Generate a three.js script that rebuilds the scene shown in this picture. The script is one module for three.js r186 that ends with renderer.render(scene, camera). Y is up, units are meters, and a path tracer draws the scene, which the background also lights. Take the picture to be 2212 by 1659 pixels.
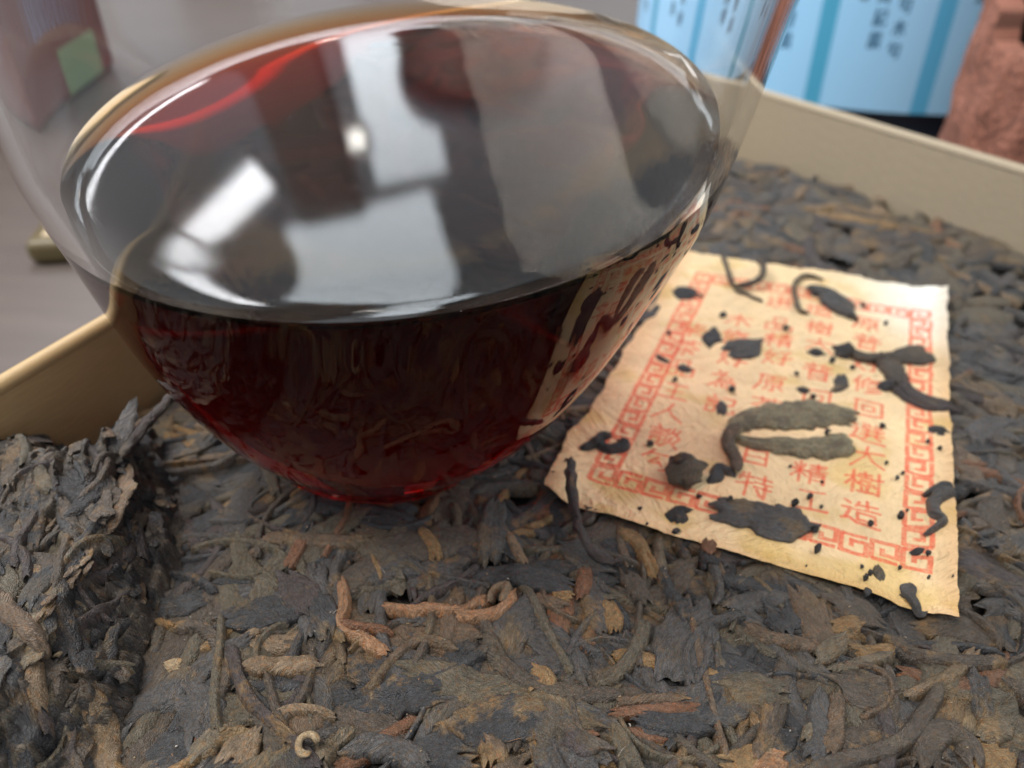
import * as THREE from 'three';
import { mergeGeometries } from 'three/addons/utils/BufferGeometryUtils.js';
import { ImprovedNoise } from 'three/addons/math/ImprovedNoise.js';
import { RoundedBoxGeometry } from 'three/addons/geometries/RoundedBoxGeometry.js';
import { RectAreaLightUniformsLib } from 'three/addons/lights/RectAreaLightUniformsLib.js';

// ------------------------------------------------------------------ camera, light, exposure
RectAreaLightUniformsLib.init();
const scene = new THREE.Scene();
const MM = 0.001, PITCH = 35 * Math.PI / 180, FPX = 1700, PW = 2212, PH = 1659, EYE = 72;   // lens and eye height (mm) measured from the photograph
const camera = new THREE.PerspectiveCamera(2 * Math.atan(PH / 2 / FPX) * 180 / Math.PI, PW / PH, 0.005, 20);
camera.position.set(0, EYE * MM, 0);
camera.rotation.x = -PITCH;
camera.focus = 0.081; camera.userData.fStop = 21;
scene.add(camera);
const renderer = new THREE.WebGLRenderer({ antialias: true });
renderer.toneMapping = THREE.LinearToneMapping;
renderer.toneMappingExposure = 1.5;
renderer.shadowMap.enabled = true;
scene.background = new THREE.Color().setRGB(0.43, 0.45, 0.48);   // the even light of the room round the table

// ------------------------------------------------------------------ helpers
const V3 = (x, y, z) => new THREE.Vector3(x, y, z);
let seedState = 12345;
function rnd() { seedState = (seedState + 0x6d2b79f5) | 0; let t = Math.imul(seedState ^ (seedState >>> 15), 1 | seedState); t = (t + Math.imul(t ^ (t >>> 7), 61 | t)) ^ t; return ((t ^ (t >>> 14)) >>> 0) / 4294967296; }
const rr = (a, b) => a + (b - a) * rnd();
const pick = (a) => a[Math.floor(rnd() * a.length)];
const clamp = (x, a, b) => Math.max(a, Math.min(b, x));
const sstep = (a, b, x) => { const t = clamp((x - a) / (b - a), 0, 1); return t * t * (3 - 2 * t); };
const lerp = (a, b, t) => a + (b - a) * t;
const mix3 = (a, b, t) => [lerp(a[0], b[0], t), lerp(a[1], b[1], t), lerp(a[2], b[2], t)];
const PN = new ImprovedNoise();
const noise = (x, y, z = 0) => PN.noise(x + 31.7, y + 17.3, z + 5.1);
const fbm = (x, y, z = 0, n = 3) => { let s = 0, a = 1, f = 1; for (let i = 0; i < n; i++) { s += a * noise(x * f, y * f, z + i * 7.3); a *= 0.5; f *= 2.03; } return s; };
// where the line of sight through a point of the photograph (2212 px wide) meets the level y0 (all in mm)
const cP = Math.cos(PITCH), sP = Math.sin(PITCH);
function sight(px, py) { const a = (px - PW / 2) / FPX, b = -(py - PH / 2) / FPX; return [a, cP * b - sP, -sP * b - cP]; }
function g(px, py, y0 = 0) { const d = sight(px, py), t = (y0 - EYE) / d[1]; return [t * d[0], t * d[2]]; }
const used = {};
function numbered(n) { const k = (used[n] = (used[n] ?? -1) + 1); return k ? n + '_' + String(k).padStart(3, '0') : n; }
function shade(o) { o.castShadow = o.receiveShadow = true; return o; }
function tag(o, label, category, group, kind) { if (label) o.userData.label = label; if (category) o.userData.category = category; if (group) o.userData.group = group; if (kind) o.userData.kind = kind; return o; }
function mesh(name, geo, mat, parent) { const m = shade(new THREE.Mesh(geo, mat)); m.name = parent ? name : numbered(name); (parent ?? scene).add(m); return m; }
function thing(name, x, y, z, label, category, group) { const o = new THREE.Group(); o.name = numbered(name); o.position.set(x * MM, y * MM, z * MM); tag(o, label, category, group); scene.add(o); return o; }
// geometry in mm (world) -> metres, relative to an origin in mm
function mm(geo, ox = 0, oy = 0, oz = 0) { geo.translate(-ox, -oy, -oz); geo.scale(MM, MM, MM); return geo; }
function buf(d) {
  const q = new THREE.BufferGeometry();
  q.setAttribute('position', new THREE.Float32BufferAttribute(d.pos, 3));
  if (d.col) q.setAttribute('color', new THREE.Float32BufferAttribute(d.col, 3));
  if (d.uv) q.setAttribute('uv', new THREE.Float32BufferAttribute(d.uv, 2));
  q.setIndex(d.idx); q.computeVertexNormals(); return q;
}
function dataTex(n, fn, srgb, rep) {
  const a = new Uint8Array(n * n * 4);
  for (let j = 0; j < n; j++) for (let i = 0; i < n; i++) { const c = fn(i / n, j / n), k = (j * n + i) * 4; a[k] = clamp(c[0], 0, 1) * 255; a[k + 1] = clamp(c[1], 0, 1) * 255; a[k + 2] = clamp(c[2], 0, 1) * 255; a[k + 3] = 255; }
  const t = new THREE.DataTexture(a, n, n); t.wrapS = t.wrapT = THREE.RepeatWrapping; t.magFilter = THREE.LinearFilter; t.minFilter = THREE.LinearMipmapLinearFilter; t.generateMipmaps = true;
  if (srgb) t.colorSpace = THREE.SRGBColorSpace; if (rep) t.repeat.set(rep, rep); t.needsUpdate = true; return t;
}
// seamless noise on a torus
const tn = (u, v, fx, fy, z) => { const a = u * 2 * Math.PI, b = v * 2 * Math.PI; return noise(Math.cos(a) * fx + z, Math.sin(a) * fx + Math.cos(b) * fy, Math.sin(b) * fy + z * 0.7); };

// ------------------------------------------------------------------ lamps
function areaLamp(name, pos, look, w, h, rgb, power, label) {
  const grp = thing(name, 0, 0, 0, label, 'lamp');
  grp.position.set(pos[0] * MM, pos[1] * MM, pos[2] * MM);
  grp.lookAt(look[0] * MM, look[1] * MM, look[2] * MM);      // +z towards the scene
  const gm = new THREE.MeshStandardMaterial({ color: 0x222222, emissive: new THREE.Color().setRGB(...rgb), emissiveIntensity: 0.3, roughness: 0.6 });
  mesh('glow_panel', new RoundedBoxGeometry(w * MM, h * MM, 6 * MM, 2, 2 * MM), gm, grp);
  mesh('frame', new RoundedBoxGeometry((w + 14) * MM, (h + 14) * MM, 6 * MM, 2, 2 * MM).translate(0, 0, -5 * MM), new THREE.MeshStandardMaterial({ color: 0x999999, roughness: 0.5 }), grp);
  const l = new THREE.RectAreaLight(new THREE.Color().setRGB(...rgb), power, w * MM, h * MM);
  l.position.z = 4 * MM; l.rotation.y = Math.PI; grp.add(l); l.name = 'lamp_light';
  return grp;
}
const polar = (az, el, d, o = [-12, 42, -85]) => [o[0] + d * Math.cos(el) * Math.sin(az), o[1] + d * Math.sin(el), o[2] - d * Math.cos(el) * Math.cos(az)];
const DEG = Math.PI / 180;
const FOCUS = [0, 0, -90];
areaLamp('window_or_fill_light', [-238, 858, -806], FOCUS, 236, 330, [0.86, 0.94, 1.0], 5.0, 'pale window pane lighting the tea from behind, mirrored broad and grey-blue in its surface');
areaLamp('window_or_fill_light', [-203, 612, -1030], FOCUS, 112, 270, [0.86, 0.94, 1.0], 4.2, 'narrow window pane below the broad one, mirrored as a grey-blue strip in the tea');
areaLamp('window_or_fill_light', polar(-80 * DEG, 40 * DEG, 1200), FOCUS, 500, 600, [0.95, 0.97, 1.0], 4.5, 'side window to the left of the table');
areaLamp('ceiling_light', [-460, 1120, 20], FOCUS, 700, 600, [1.0, 0.93, 0.82], 7.5, 'broad warm ceiling panel above the table');
areaLamp('window_or_fill_light', polar(78 * DEG, 28 * DEG, 1100), FOCUS, 420, 480, [1.0, 0.95, 0.86], 3.2, 'added warm fill panel to the right of the table, brightening the left box wall');  // added fill panel to lighten the left box wall, not a known window
areaLamp('ceiling_spot', [-217, 547, -811], FOCUS, 22, 22, [1.0, 0.97, 0.9], 50, 'small round ceiling spot mirrored as a white dot in the tea');
function barLamp(a, b, w, power, label) {
  const A = V3(...a), B = V3(...b), m = A.clone().add(B).multiplyScalar(0.5), o = areaLamp('lamp_bar', [m.x, m.y, m.z], [-30, 39, -72], A.distanceTo(B) + w * 0.6, w, [0.96, 0.97, 1.0], power, label);
  const z = V3(-30, 39, -72).sub(m).normalize(), x = B.clone().sub(A); x.addScaledVector(z, -x.dot(z)).normalize(); o.quaternion.setFromRotationMatrix(new THREE.Matrix4().makeBasis(x, V3().crossVectors(z, x), z)); return o;
}
barLamp([-243, 395, -546], [-300, 413, -487], 27, 80, 'white lamp bar, the broad upper arm of the bent highlight in the tea');
barLamp([-308, 415, -480], [-250, 458, -457], 18, 80, 'slim white lamp bar, the tapered lower arm of the bent highlight in the tea');

// ------------------------------------------------------------------ table
const tableTex = dataTex(512, (u, v) => { const n = 0.5 + 0.22 * tn(u, v, 1.2, 9, 3) + 0.12 * tn(u, v, 3, 30, 9) + 0.06 * tn(u, v, 20, 60, 1); return [0.365 * (0.82 + 0.36 * n), 0.332 * (0.82 + 0.36 * n), 0.318 * (0.82 + 0.36 * n)]; }, true);
{
  const q = new THREE.PlaneGeometry(4, 4); q.rotateX(-Math.PI / 2); q.translate(0, -0.024, -0.6);
  const uv = q.attributes.uv; for (let i = 0; i < uv.count; i++) uv.setXY(i, uv.getX(i) * 16, uv.getY(i) * 16);
  tag(mesh('table', q, new THREE.MeshStandardMaterial({ map: tableTex, roughness: 0.42 })), 'grey laminate table top under the box', 'table', null, 'structure');
}

// ------------------------------------------------------------------ cardboard box
const WL = { p: [-66, -78], d: [0.4, -0.9165] }, WR = { p: [112, -150], d: [-0.545, -0.8384] };   // inner faces of the two walls in view
function cross(A, B) { const den = A.d[0] * B.d[1] - A.d[1] * B.d[0], t = ((B.p[0] - A.p[0]) * B.d[1] - (B.p[1] - A.p[1]) * B.d[0]) / den; return [A.p[0] + A.d[0] * t, A.p[1] + A.d[1] * t]; }
const CORNER = cross(WL, WR);
const along = (w, t) => [w.p[0] + w.d[0] * t, w.p[1] + w.d[1] * t];
const LNEAR = along(WL, -150), RNEAR = along(WR, -150);
{
  const box = thing('cardboard_box', CORNER[0], -23, CORNER[1], 'open beige cardboard box with low walls holding the tea cake', 'box');
  const ct = dataTex(512, (u, v) => { const n = 0.5 + 0.25 * tn(u, v, 2, 2, 4) + 0.15 * tn(u, v, 14, 14, 8) + 0.2 * (tn(u, v, 60, 60, 2)); const k = 0.86 + 0.2 * n; const fl = tn(u, v, 70, 70, 13) > 0.62 ? 0.78 : 1; return [0.655 * k * fl, 0.605 * k * fl, 0.52 * k * fl]; }, true, 12);
  const inner = new THREE.MeshStandardMaterial({ map: ct, roughness: 0.62, bumpMap: ct, bumpScale: 0.0002 });
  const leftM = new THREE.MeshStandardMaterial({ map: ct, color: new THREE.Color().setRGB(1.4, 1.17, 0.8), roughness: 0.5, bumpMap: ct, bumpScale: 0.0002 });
  const wall = (A, B, out, m) => {
    const L = Math.hypot(B[0] - A[0], B[1] - A[1]), th = 2.2, h = 37;
    const q = new RoundedBoxGeometry(L, h, th, 3, 0.8); 
    const cx = (A[0] + B[0]) / 2 + out[0] * th / 2, cz = (A[1] + B[1]) / 2 + out[1] * th / 2;
    q.rotateY(-Math.atan2(B[1] - A[1], B[0] - A[0])); q.translate(cx, -23 + h / 2, cz);
    return mesh('wall', mm(q, CORNER[0], -23, CORNER[1]), m, box);
  };
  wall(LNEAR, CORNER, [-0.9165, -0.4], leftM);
  wall(CORNER, RNEAR, [0.8384, -0.545], inner);
  const lip = (A, B, out, m) => { const c = new THREE.LineCurve3(V3(A[0] + out[0] * 1.1, 14.1, A[1] + out[1] * 1.1), V3(B[0] + out[0] * 1.1, 14.1, B[1] + out[1] * 1.1)); mesh('rolled_edge', mm(new THREE.TubeGeometry(c, 40, 1.25, 10), CORNER[0], -23, CORNER[1]), m, box); };
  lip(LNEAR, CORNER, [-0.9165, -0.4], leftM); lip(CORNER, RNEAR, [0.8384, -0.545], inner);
  const s = new THREE.Shape([new THREE.Vector2(LNEAR[0], -LNEAR[1]), new THREE.Vector2(CORNER[0], -CORNER[1]), new THREE.Vector2(RNEAR[0], -RNEAR[1])]);
  const f = new THREE.ExtrudeGeometry(s, { depth: 1.5, bevelEnabled: false }); f.rotateX(-Math.PI / 2); f.translate(0, -23.4, 0);
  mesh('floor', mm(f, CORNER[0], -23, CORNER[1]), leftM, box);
}

// ------------------------------------------------------------------ tea leaf building kit
const grain = dataTex(512, (u, v) => {
  const f = tn(u, v, 4, 7, 2) * 0.5 + tn(u, v, 11, 16, 5) * 0.4 + tn(u, v, 30, 34, 8) * 0.45, s = tn(u, v, 52, 52, 3), k = 0.76 + 0.26 * f + 0.14 * s;
  const o = sstep(0.1, 0.45, tn(u, v, 5, 7, 11) + 0.5 * tn(u, v, 20, 24, 6)) * 0.5, w = s > 0.6 ? 0.35 : 0;
  return [k * lerp(1, 1.14, o) + w, k * lerp(1, 0.94, o) + w, k * lerp(1.02, 0.74, o) + w];
}, true);
const relief = dataTex(512, (u, v) => { const k = 0.5 + 0.2 * tn(u, v, 3, 7, 2) + 0.3 * tn(u, v, 10, 17, 5) + 0.34 * tn(u, v, 30, 34, 8) + 0.2 * tn(u, v, 55, 60, 4); return [k, k, k]; }, false);
const teaMat = new THREE.MeshStandardMaterial({ vertexColors: true, map: grain, bumpMap: relief, bumpScale: 0.00034, roughness: 0.54, side: THREE.DoubleSide });
const TONE = {
  slate: [0.119, 0.116, 0.113], ink: [0.072, 0.075, 0.080], black: [0.05, 0.05, 0.053], umber: [0.13, 0.108, 0.086], olive: [0.165, 0.145, 0.105], brown: [0.2, 0.145, 0.098],
  tan: [0.34, 0.25, 0.16], ochre: [0.4, 0.26, 0.12], rust: [0.29, 0.15, 0.085], orange: [0.5, 0.29, 0.16], straw: [0.6, 0.46, 0.28], dusk: [0.1, 0.084, 0.082], drab: [0.255, 0.215, 0.15], sage: [0.39, 0.345, 0.21],
};
for (const k in TONE) { const f = ['tan', 'ochre', 'rust', 'orange', 'straw', 'drab', 'sage'].includes(k) ? 1.08 : 1.22; TONE[k] = TONE[k].map((x) => x * f); }
const DUST = [[0.38, 0.25, 0.115], [0.29, 0.215, 0.12], [0.2, 0.165, 0.115]];
// surface of the cake: a height map (mm) that every leaf is laid on and adds to
const HX0 = -112, HZ0 = -300, HC = 0.5, HNX = 500, HNZ = 560, HM = new Float32Array(HNX * HNZ);
const swell = (x, z) => 0.75 * noise(x / 26, z / 26, 1) + 0.35 * noise(x / 9, z / 9, 2);
for (let j = 0; j < HNZ; j++) for (let i = 0; i < HNX; i++) HM[j * HNX + i] = swell(HX0 + i * HC, HZ0 + j * HC) - 1.3;
function hAt(x, z) { const u = clamp((x - HX0) / HC, 0, HNX - 1.01), v = clamp((z - HZ0) / HC, 0, HNZ - 1.01), i = u | 0, j = v | 0, a = u - i, b = v - j, k = j * HNX + i; return (HM[k] * (1 - a) + HM[k + 1] * a) * (1 - b) + (HM[k + HNX] * (1 - a) + HM[k + HNX + 1] * a) * b; }
function hPut(x, z, y) { const i = Math.round((x - HX0) / HC), j = Math.round((z - HZ0) / HC); for (let b = -1; b < 1; b++) for (let a = -1; a < 1; a++) { const p = i + a, q = j + b; if (p >= 0 && q >= 0 && p < HNX && q < HNZ && HM[q * HNX + p] < y) HM[q * HNX + p] = y; } }
// the printed paper: corner, axes and size
const PB = g(1168, 1085), PU = [0.9247, 0.3807], PV = [0.3969, -0.9179], PWID = 49.7, PLEN = 82;
const paperUV = (x, z) => { const dx = x - PB[0], dz = z - PB[1], den = PU[0] * PV[1] - PU[1] * PV[0]; return [(dx * PV[1] - dz * PV[0]) / den, (PU[0] * dz - PU[1] * dx) / den]; };
const underPaper = (x, z) => { const [u, v] = paperUV(x, z); return sstep(-2, 3, u) * sstep(-2, 3, PWID - u) * sstep(-2, 3, v) * sstep(-2, 3, PLEN - v); };
const ceiling = (x, z) => swell(x, z) - 0.1 - 0.75 * underPaper(x, z);
function pathOf(pts) { return new THREE.CatmullRomCurve3(pts.map((p) => V3(p[0], 0, p[1])), false, 'centripetal'); }

// a leaf pressed into the cake: a domed, wrinkled sheet that drapes over what lies below it
let layer = 0;   // later leaves are pressed in a little higher
function pressed(o) {
  if (o.comp !== 0) layer += 0.00022;
  const c = pathOf(o.path), L = c.getLength(), res = o.res ?? 0.4, nS = Math.max(5, Math.ceil(L / res)), nT = Math.max(5, Math.ceil(o.w / res)) | 1, sd = rr(0, 500), th = o.th ?? 0.35, kind = o.kind ?? 'flat', comp = o.comp ?? 1, lift = o.lift ?? 0;
  const P = [], N = [], B = [], Wd = [], tone = o.tone, dust = o.dustTone ?? pick(DUST), dustAmt = o.dust ?? rr(-0.25, 0.15);
  for (let i = 0; i <= nS; i++) {
    const s = i / nS, p = c.getPointAt(s), t = c.getTangentAt(s), nx = -t.z, nz = t.x; P.push([p.x, p.z]); N.push([nx, nz]);
    const ends = kind === 'flat' ? Math.pow(Math.max(0, Math.sin(Math.PI * (0.05 + 0.9 * s))), o.ends ?? 0.42) : Math.min(1, (0.62 + 1.6 * Math.min(s, 1 - s) * L / o.w * 0.5));
    const w = o.w * ends * (o.taper ? (o.taper.length > 2 ? (s < 0.5 ? lerp(o.taper[0], o.taper[1], s * 2) : lerp(o.taper[1], o.taper[2], s * 2 - 1)) : lerp(o.taper[0], o.taper[1], s)) : 1) * (1 + 0.16 * noise(s * L / 4, sd, 3)); Wd.push(w);
    let b = 0; for (const q of [-0.42, -0.2, 0, 0.2, 0.42]) b += hAt(p.x + nx * w * q, p.z + nz * w * q) / 5; B.push(b);
  }
  const Bs = B.map((_, i) => { let a = 0, n = 0; for (let k = -4; k <= 4; k++) if (B[i + k] !== undefined) { a += B[i + k]; n++; } return a / n; });
  const pos = [], col = [], uv = [], idx = [], cols = nT + 3, uo = rr(0, 1), vo = rr(0, 1), put = [];
  for (let i = 0; i <= nS; i++) {
    const s = i / nS, w = Wd[i], en = Math.min(1, Math.min(s, 1 - s) * L / 0.9);
    for (let j = -1; j <= nT + 1; j++) {
      const skirt = j < 0 || j > nT, t = clamp(-1 + 2 * j / nT, -1, 1), rag = 1 + (o.ragged ?? (0.14 + (kind === 'flat' ? 0.12 : 0))) * noise(s * L / 1.5, t > 0 ? sd : sd + 9, 7) * Math.abs(t) + 0.07 * noise(s * L / 0.5, t > 0 ? sd : sd + 9, 8) * Math.abs(t);
      const off = t * w / 2 * rag * (skirt ? 0.97 : 1), ew = Math.pow(Math.abs(2 * s - 1), 4) * (s > 0.5 ? 1 : -1), jag = (o.torn ?? 1) * ew * Math.min(1.6, o.w * 0.4) * (noise(t * 1.7 + sd, ew > 0 ? 3 : 8, sd) * 1.4 + 0.3 * noise(t * 4 + sd, ew > 0 ? 3 : 8, sd));
      const x = P[i][0] + N[i][0] * off + N[i][1] * jag, z = P[i][1] + N[i][1] * off - N[i][0] * jag, at = Math.abs(t);
      const local = hAt(x, z); let base = lerp(Bs[i], local, kind === 'flat' ? 0.5 : 0.25) + lift;
      let y, wr;
      if (kind === 'flat') { wr = 0.42 * (0.22 - Math.abs(noise(t * 1.8 * Math.min(1, w / 4) + sd, s * L / 8, sd))) + 0.26 * (0.2 - Math.abs(noise(x / 2.1, z / 2.1, sd + 2))) + 0.13 * noise(x / 0.7, z / 0.7, sd); y = th * (1 - Math.pow(at, 3.2)) * Math.min(1, en + 0.2) + wr * Math.min(1, w / 3.5) * (1 - 0.5 * at); }
      else if (kind === 'stem') { wr = 0.1 * noise(t * 2 + sd, s * L / 1.2, sd) + 0.05 * noise(t * 5, s * L / 0.5, sd); y = th * Math.sqrt(Math.max(0, 1 - at * at * 0.98)) * (0.35 + 0.65 * en) + wr; }
      else { wr = 0.55 * (0.2 - Math.abs(noise(t * 1.9 + sd, s * L / 7, sd))) + 0.2 * noise(t * 4.5 + sd, s * L / 4, sd + 3) + 0.08 * noise(x / 0.5, z / 0.5, sd); y = th * Math.pow(Math.max(0, 1 - at * at), 0.6) * (0.3 + 0.7 * en) + wr * Math.min(1, w / 1.8); }
      y += base;
      if (comp) { const T = ceiling(x, z) + layer + (o.up ?? 0), k = 0.1; y = T - k * Math.log(1 + Math.exp(clamp((T - y) / k, -30, 30))) + (0.3 * wr + 0.05 * noise(x / 0.8, z / 0.8, 5)) * (1 - at * at); }
      y -= (kind === 'flat' ? 0.24 : 0.34) * Math.pow(at, 9) * (o.groove ?? 1) + (skirt ? 0.7 : 0);
      pos.push(x, y, z); uv.push(uo + s * L / 13, vo + off / 13);
      const dn = sstep(0.0, 0.45, 0.95 * fbm(x / 4.2, z / 4.2, 3.3, 4) + 0.22 * noise(x / 2.4 + sd, z / 2.4, sd) + 0.4 * noise(x / 0.55, z / 0.55, 3) + dustAmt - 0.08), br = 1 + 0.22 * noise(x / 1.6, z / 1.6, 4) + 0.25 * noise(x / 0.4, z / 0.4, sd);
      const cc = mix3(tone, dust, dn * (o.dustMax ?? 0.75)); col.push(cc[0] * br, cc[1] * br, cc[2] * br);
      if (!skirt) put.push([x, z, y]);
    }
  }
  for (let i = 0; i < nS; i++) for (let j = 0; j < cols - 1; j++) { const a = i * cols + j, b = a + cols; idx.push(a, a + 1, b, b, a + 1, b + 1); }
  for (const q of put) hPut(...q);
  return { pos, col, uv, idx };
}
// a loose closed piece: an elliptical, wrinkled section swept along a path in space; up(s) gives the direction of its flat side
function swept(o) {
  const c = new THREE.CatmullRomCurve3(o.path.map((p) => V3(...p)), false, 'centripetal'), L = c.getLength(), res = o.res ?? 0.5, nS = Math.max(6, Math.ceil(L / res)), nA = o.sides ?? 12, sd = rr(0, 500);
  const pos = [], col = [], uv = [], idx = [], tone = o.tone, dust = o.dustTone ?? pick(DUST), upv = o.up ? V3(...o.up) : V3(0, 1, 0), uo = rr(0, 1), vo = rr(0, 1);
  for (let i = 0; i <= nS; i++) {
    const s = i / nS, p = c.getPointAt(s), t = c.getTangentAt(s), side = V3().crossVectors(t, upv).normalize(), n = V3().crossVectors(side, t).normalize();
    const e = Math.sqrt(Math.max(0.0004, 1 - Math.pow(Math.abs(2 * s - 1), o.blunt ?? 6))), ta = o.taper ? (s < 0.5 ? lerp(o.taper[0], o.taper[1], s * 2) : lerp(o.taper[1], o.taper[2], s * 2 - 1)) : 1, tw = (o.twist ?? 0) * s;
    for (let j = 0; j <= nA; j++) {
      const a = j / nA * 2 * Math.PI, jj = j % nA, q = 1 + (o.rough ?? 0.25) * noise(Math.cos(a) * 1.6 + sd, Math.sin(a) * 1.6 + s * L / (o.fibre ?? 3), sd) + 0.12 * noise(Math.cos(a) * 4 + sd, Math.sin(a) * 4, s * L / 0.9);
      const wn = 1 + (o.rag ?? 0.22) * noise(s * L / 1.6 + sd, Math.cos(a) > 0 ? 3 : 9, 2) + 0.12 * noise(s * L / 0.5 + sd, Math.cos(a) > 0 ? 3 : 9, 5); let x = Math.cos(a) * o.w / 2 * e * ta * q * wn, y = Math.sin(a) * o.th / 2 * e * Math.min(1, ta + 0.2) * q;
      y += (o.curl ?? 0) * (x * x) / o.w * 4 + (o.crease ?? 0) * (Math.abs(x - o.w * 0.08) - o.w * 0.2) + 0.3 * Math.min(o.th, 1) * (0.25 - Math.abs(noise(x * 1.5 + sd, s * L / 4, 4))) * 2 + 0.2 * Math.min(o.th, 1) * noise(x * 3 + sd, s * L / 1.1, 9); const ct = Math.cos(tw), st = Math.sin(tw), X = x * ct - y * st, Y = x * st + y * ct;
      const jg = Math.pow(Math.abs(2 * s - 1), 5) * Math.sign(s - 0.5) * o.w * (o.jag ?? 0.3) * noise(Math.cos(a) * 2.2 + sd, s > 0.5 ? 4 : 8, 1); pos.push(p.x + side.x * X + n.x * Y + t.x * jg, p.y + side.y * X + n.y * Y + t.y * jg, p.z + side.z * X + n.z * Y + t.z * jg); uv.push(uo + s * L / 13, vo + jj / nA * (o.w + o.th) * 1.6 / 13);
      const dn = sstep(0.0, 0.4, fbm(p.x / 2.5 + X / 2 + sd, p.z / 2.5 + Y, sd, 3) + 0.3 * noise(X * 1.5 + sd, s * L / 2.5, Y) + (o.dust ?? 0)), br = 1 + 0.35 * noise(X * 2 + sd, s * L / 2, Y * 1.4) + 0.2 * noise(X * 4 + sd, s * L / 0.5, Y * 4);
      const cc = mix3(tone, dust, dn * 0.7); col.push(cc[0] * br, cc[1] * br, cc[2] * br);
    }
  }
  const m = nA + 1;
  for (let i = 0; i < nS; i++) for (let j = 0; j < nA; j++) { const a = i * m + j, b = a + m; idx.push(a, a + 1, b, b, a + 1, b + 1); }
  return { pos, col, uv, idx };
}
function bunch(list) { const o = { pos: [], col: [], uv: [], idx: [] }; for (const d of list) { const n = o.pos.length / 3; for (const k of ['pos', 'col', 'uv']) for (const v of d[k]) o[k].push(v); for (const v of d.idx) o.idx.push(v + n); } return buf(o); }

// ------------------------------------------------------------------ the tea cake
const CK = [8, -115], CR = 104;
function inCake(x, z, m = 0) {
  if (Math.hypot(x - CK[0], z - CK[1]) > CR - m + 2.5 * noise(x / 9, z / 9, 4)) return false;
  const dl = (x - WL.p[0]) * 0.9165 + (z - WL.p[1]) * 0.4, dr = -((x - WR.p[0]) * 0.8384 - (z - WR.p[1]) * 0.545);
  return dl > 5 + m && dr > 1.5 + m;
}
const cake = thing('tea_cake', CK[0], -21, CK[1], 'round dark pressed tea cake filling the cardboard box', 'tea cake');
{
  // body
  const pts = []; for (let k = 0; k < 160; k++) { const a = k / 160 * 2 * Math.PI; let r = 20; while (r < CR + 6 && inCake(CK[0] + r * Math.cos(a), CK[1] + r * Math.sin(a), 1)) r += 0.5; r += 0.8 * noise(k * 0.6, 2); pts.push(new THREE.Vector2(CK[0] + r * Math.cos(a), -(CK[1] + r * Math.sin(a)))); }
  const q = new THREE.ExtrudeGeometry(new THREE.Shape(pts), { depth: 16.4, bevelEnabled: true, bevelThickness: 1.2, bevelSize: 0.01, bevelSegments: 1 }); q.rotateX(-Math.PI / 2); q.translate(0, -20.5, 0);
  const n = q.attributes.position.count, cc = []; for (let i = 0; i < n; i++) cc.push(0.04, 0.034, 0.028); q.setAttribute('color', new THREE.Float32BufferAttribute(cc, 3));
  const u = q.attributes.uv; for (let i = 0; i < n; i++) u.setXY(i, u.getX(i) / 13, u.getY(i) / 13);
  mesh('pressed_core', mm(q, CK[0], -21, CK[1]), teaMat, cake);
}
const partsOut = [], stuffOut = [];
const toneMix = () => pick(['slate', 'slate', 'slate', 'ink', 'umber', 'umber', 'olive', 'olive', 'dusk', 'slate', 'ink', 'brown']);
const nearView = (x, z) => z > -118 && Math.abs(x) < 0.72 * (-z) + 24;
function wander(x, z, a, L, bend, n = 4) { const p = [[x, z]]; let b = rr(-bend, bend); for (let k = 0; k < n; k++) { a += b / n + rr(-0.12, 0.12); x += Math.cos(a) * L / n; z += Math.sin(a) * L / n; p.push([x, z]); } return p; }
function seedSpot(near) { for (let k = 0; k < 200; k++) { const x = rr(-75, 112), z = near ? rr(-122, -34) : rr(-222, -26); if (inCake(x, z, 0.5) && (!near || nearView(x, z))) return [x, z]; } return [0, -90]; }
for (let k = 0; k < 620; k++) { const [x, z] = seedSpot(false); stuffOut.push(pressed({ path: wander(x, z, rr(0, 6.28), rr(9, 22), 0.9), w: rr(4, 9), th: rr(0.2, 0.4), kind: 'flat', tone: TONE[toneMix()], res: 0.85 })); }
for (let k = 0; k < 650; k++) { const [x, z] = seedSpot(false); stuffOut.push(pressed({ path: wander(x, z, rr(0, 6.28), rr(6, 20), 1.6), w: rr(1.1, 3.4), th: rr(0.3, 0.6), kind: 'strip', tone: TONE[rnd() < 0.16 ? pick(['tan', 'ochre', 'rust']) : toneMix()], res: 0.6 })); }
for (let k = 0; k < 420; k++) { const [x, z] = seedSpot(true), thin = rnd() < 0.65; stuffOut.push(pressed({ path: wander(x, z, rr(0, 6.28), rr(4, 14), 1.4), w: thin ? rr(0.6, 1.9) : rr(2, 5), th: rr(0.3, 0.6), kind: thin ? 'strip' : 'flat', tone: TONE[toneMix()], res: 0.4 })); }
const rot = (a) => { const b = a.slice(); for (let i = b.length - 1; i > 0; i--) { const j = Math.floor(rnd() * (i + 1)); [b[i], b[j]] = [b[j], b[i]]; } return b; };
const jobs = [];
for (let k = 0; k < 84; k++) jobs.push(() => { const [x, z] = seedSpot(true); partsOut.push(['tea_leaf', pressed({ path: wander(x, z, rr(0, 6.28), rr(6, 15), 0.9), up: rr(-0.05, 0.1), w: rr(2, 4.8), th: rr(0.22, 0.45), kind: 'flat', tone: TONE[toneMix()], res: 0.33 })]); });
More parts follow.
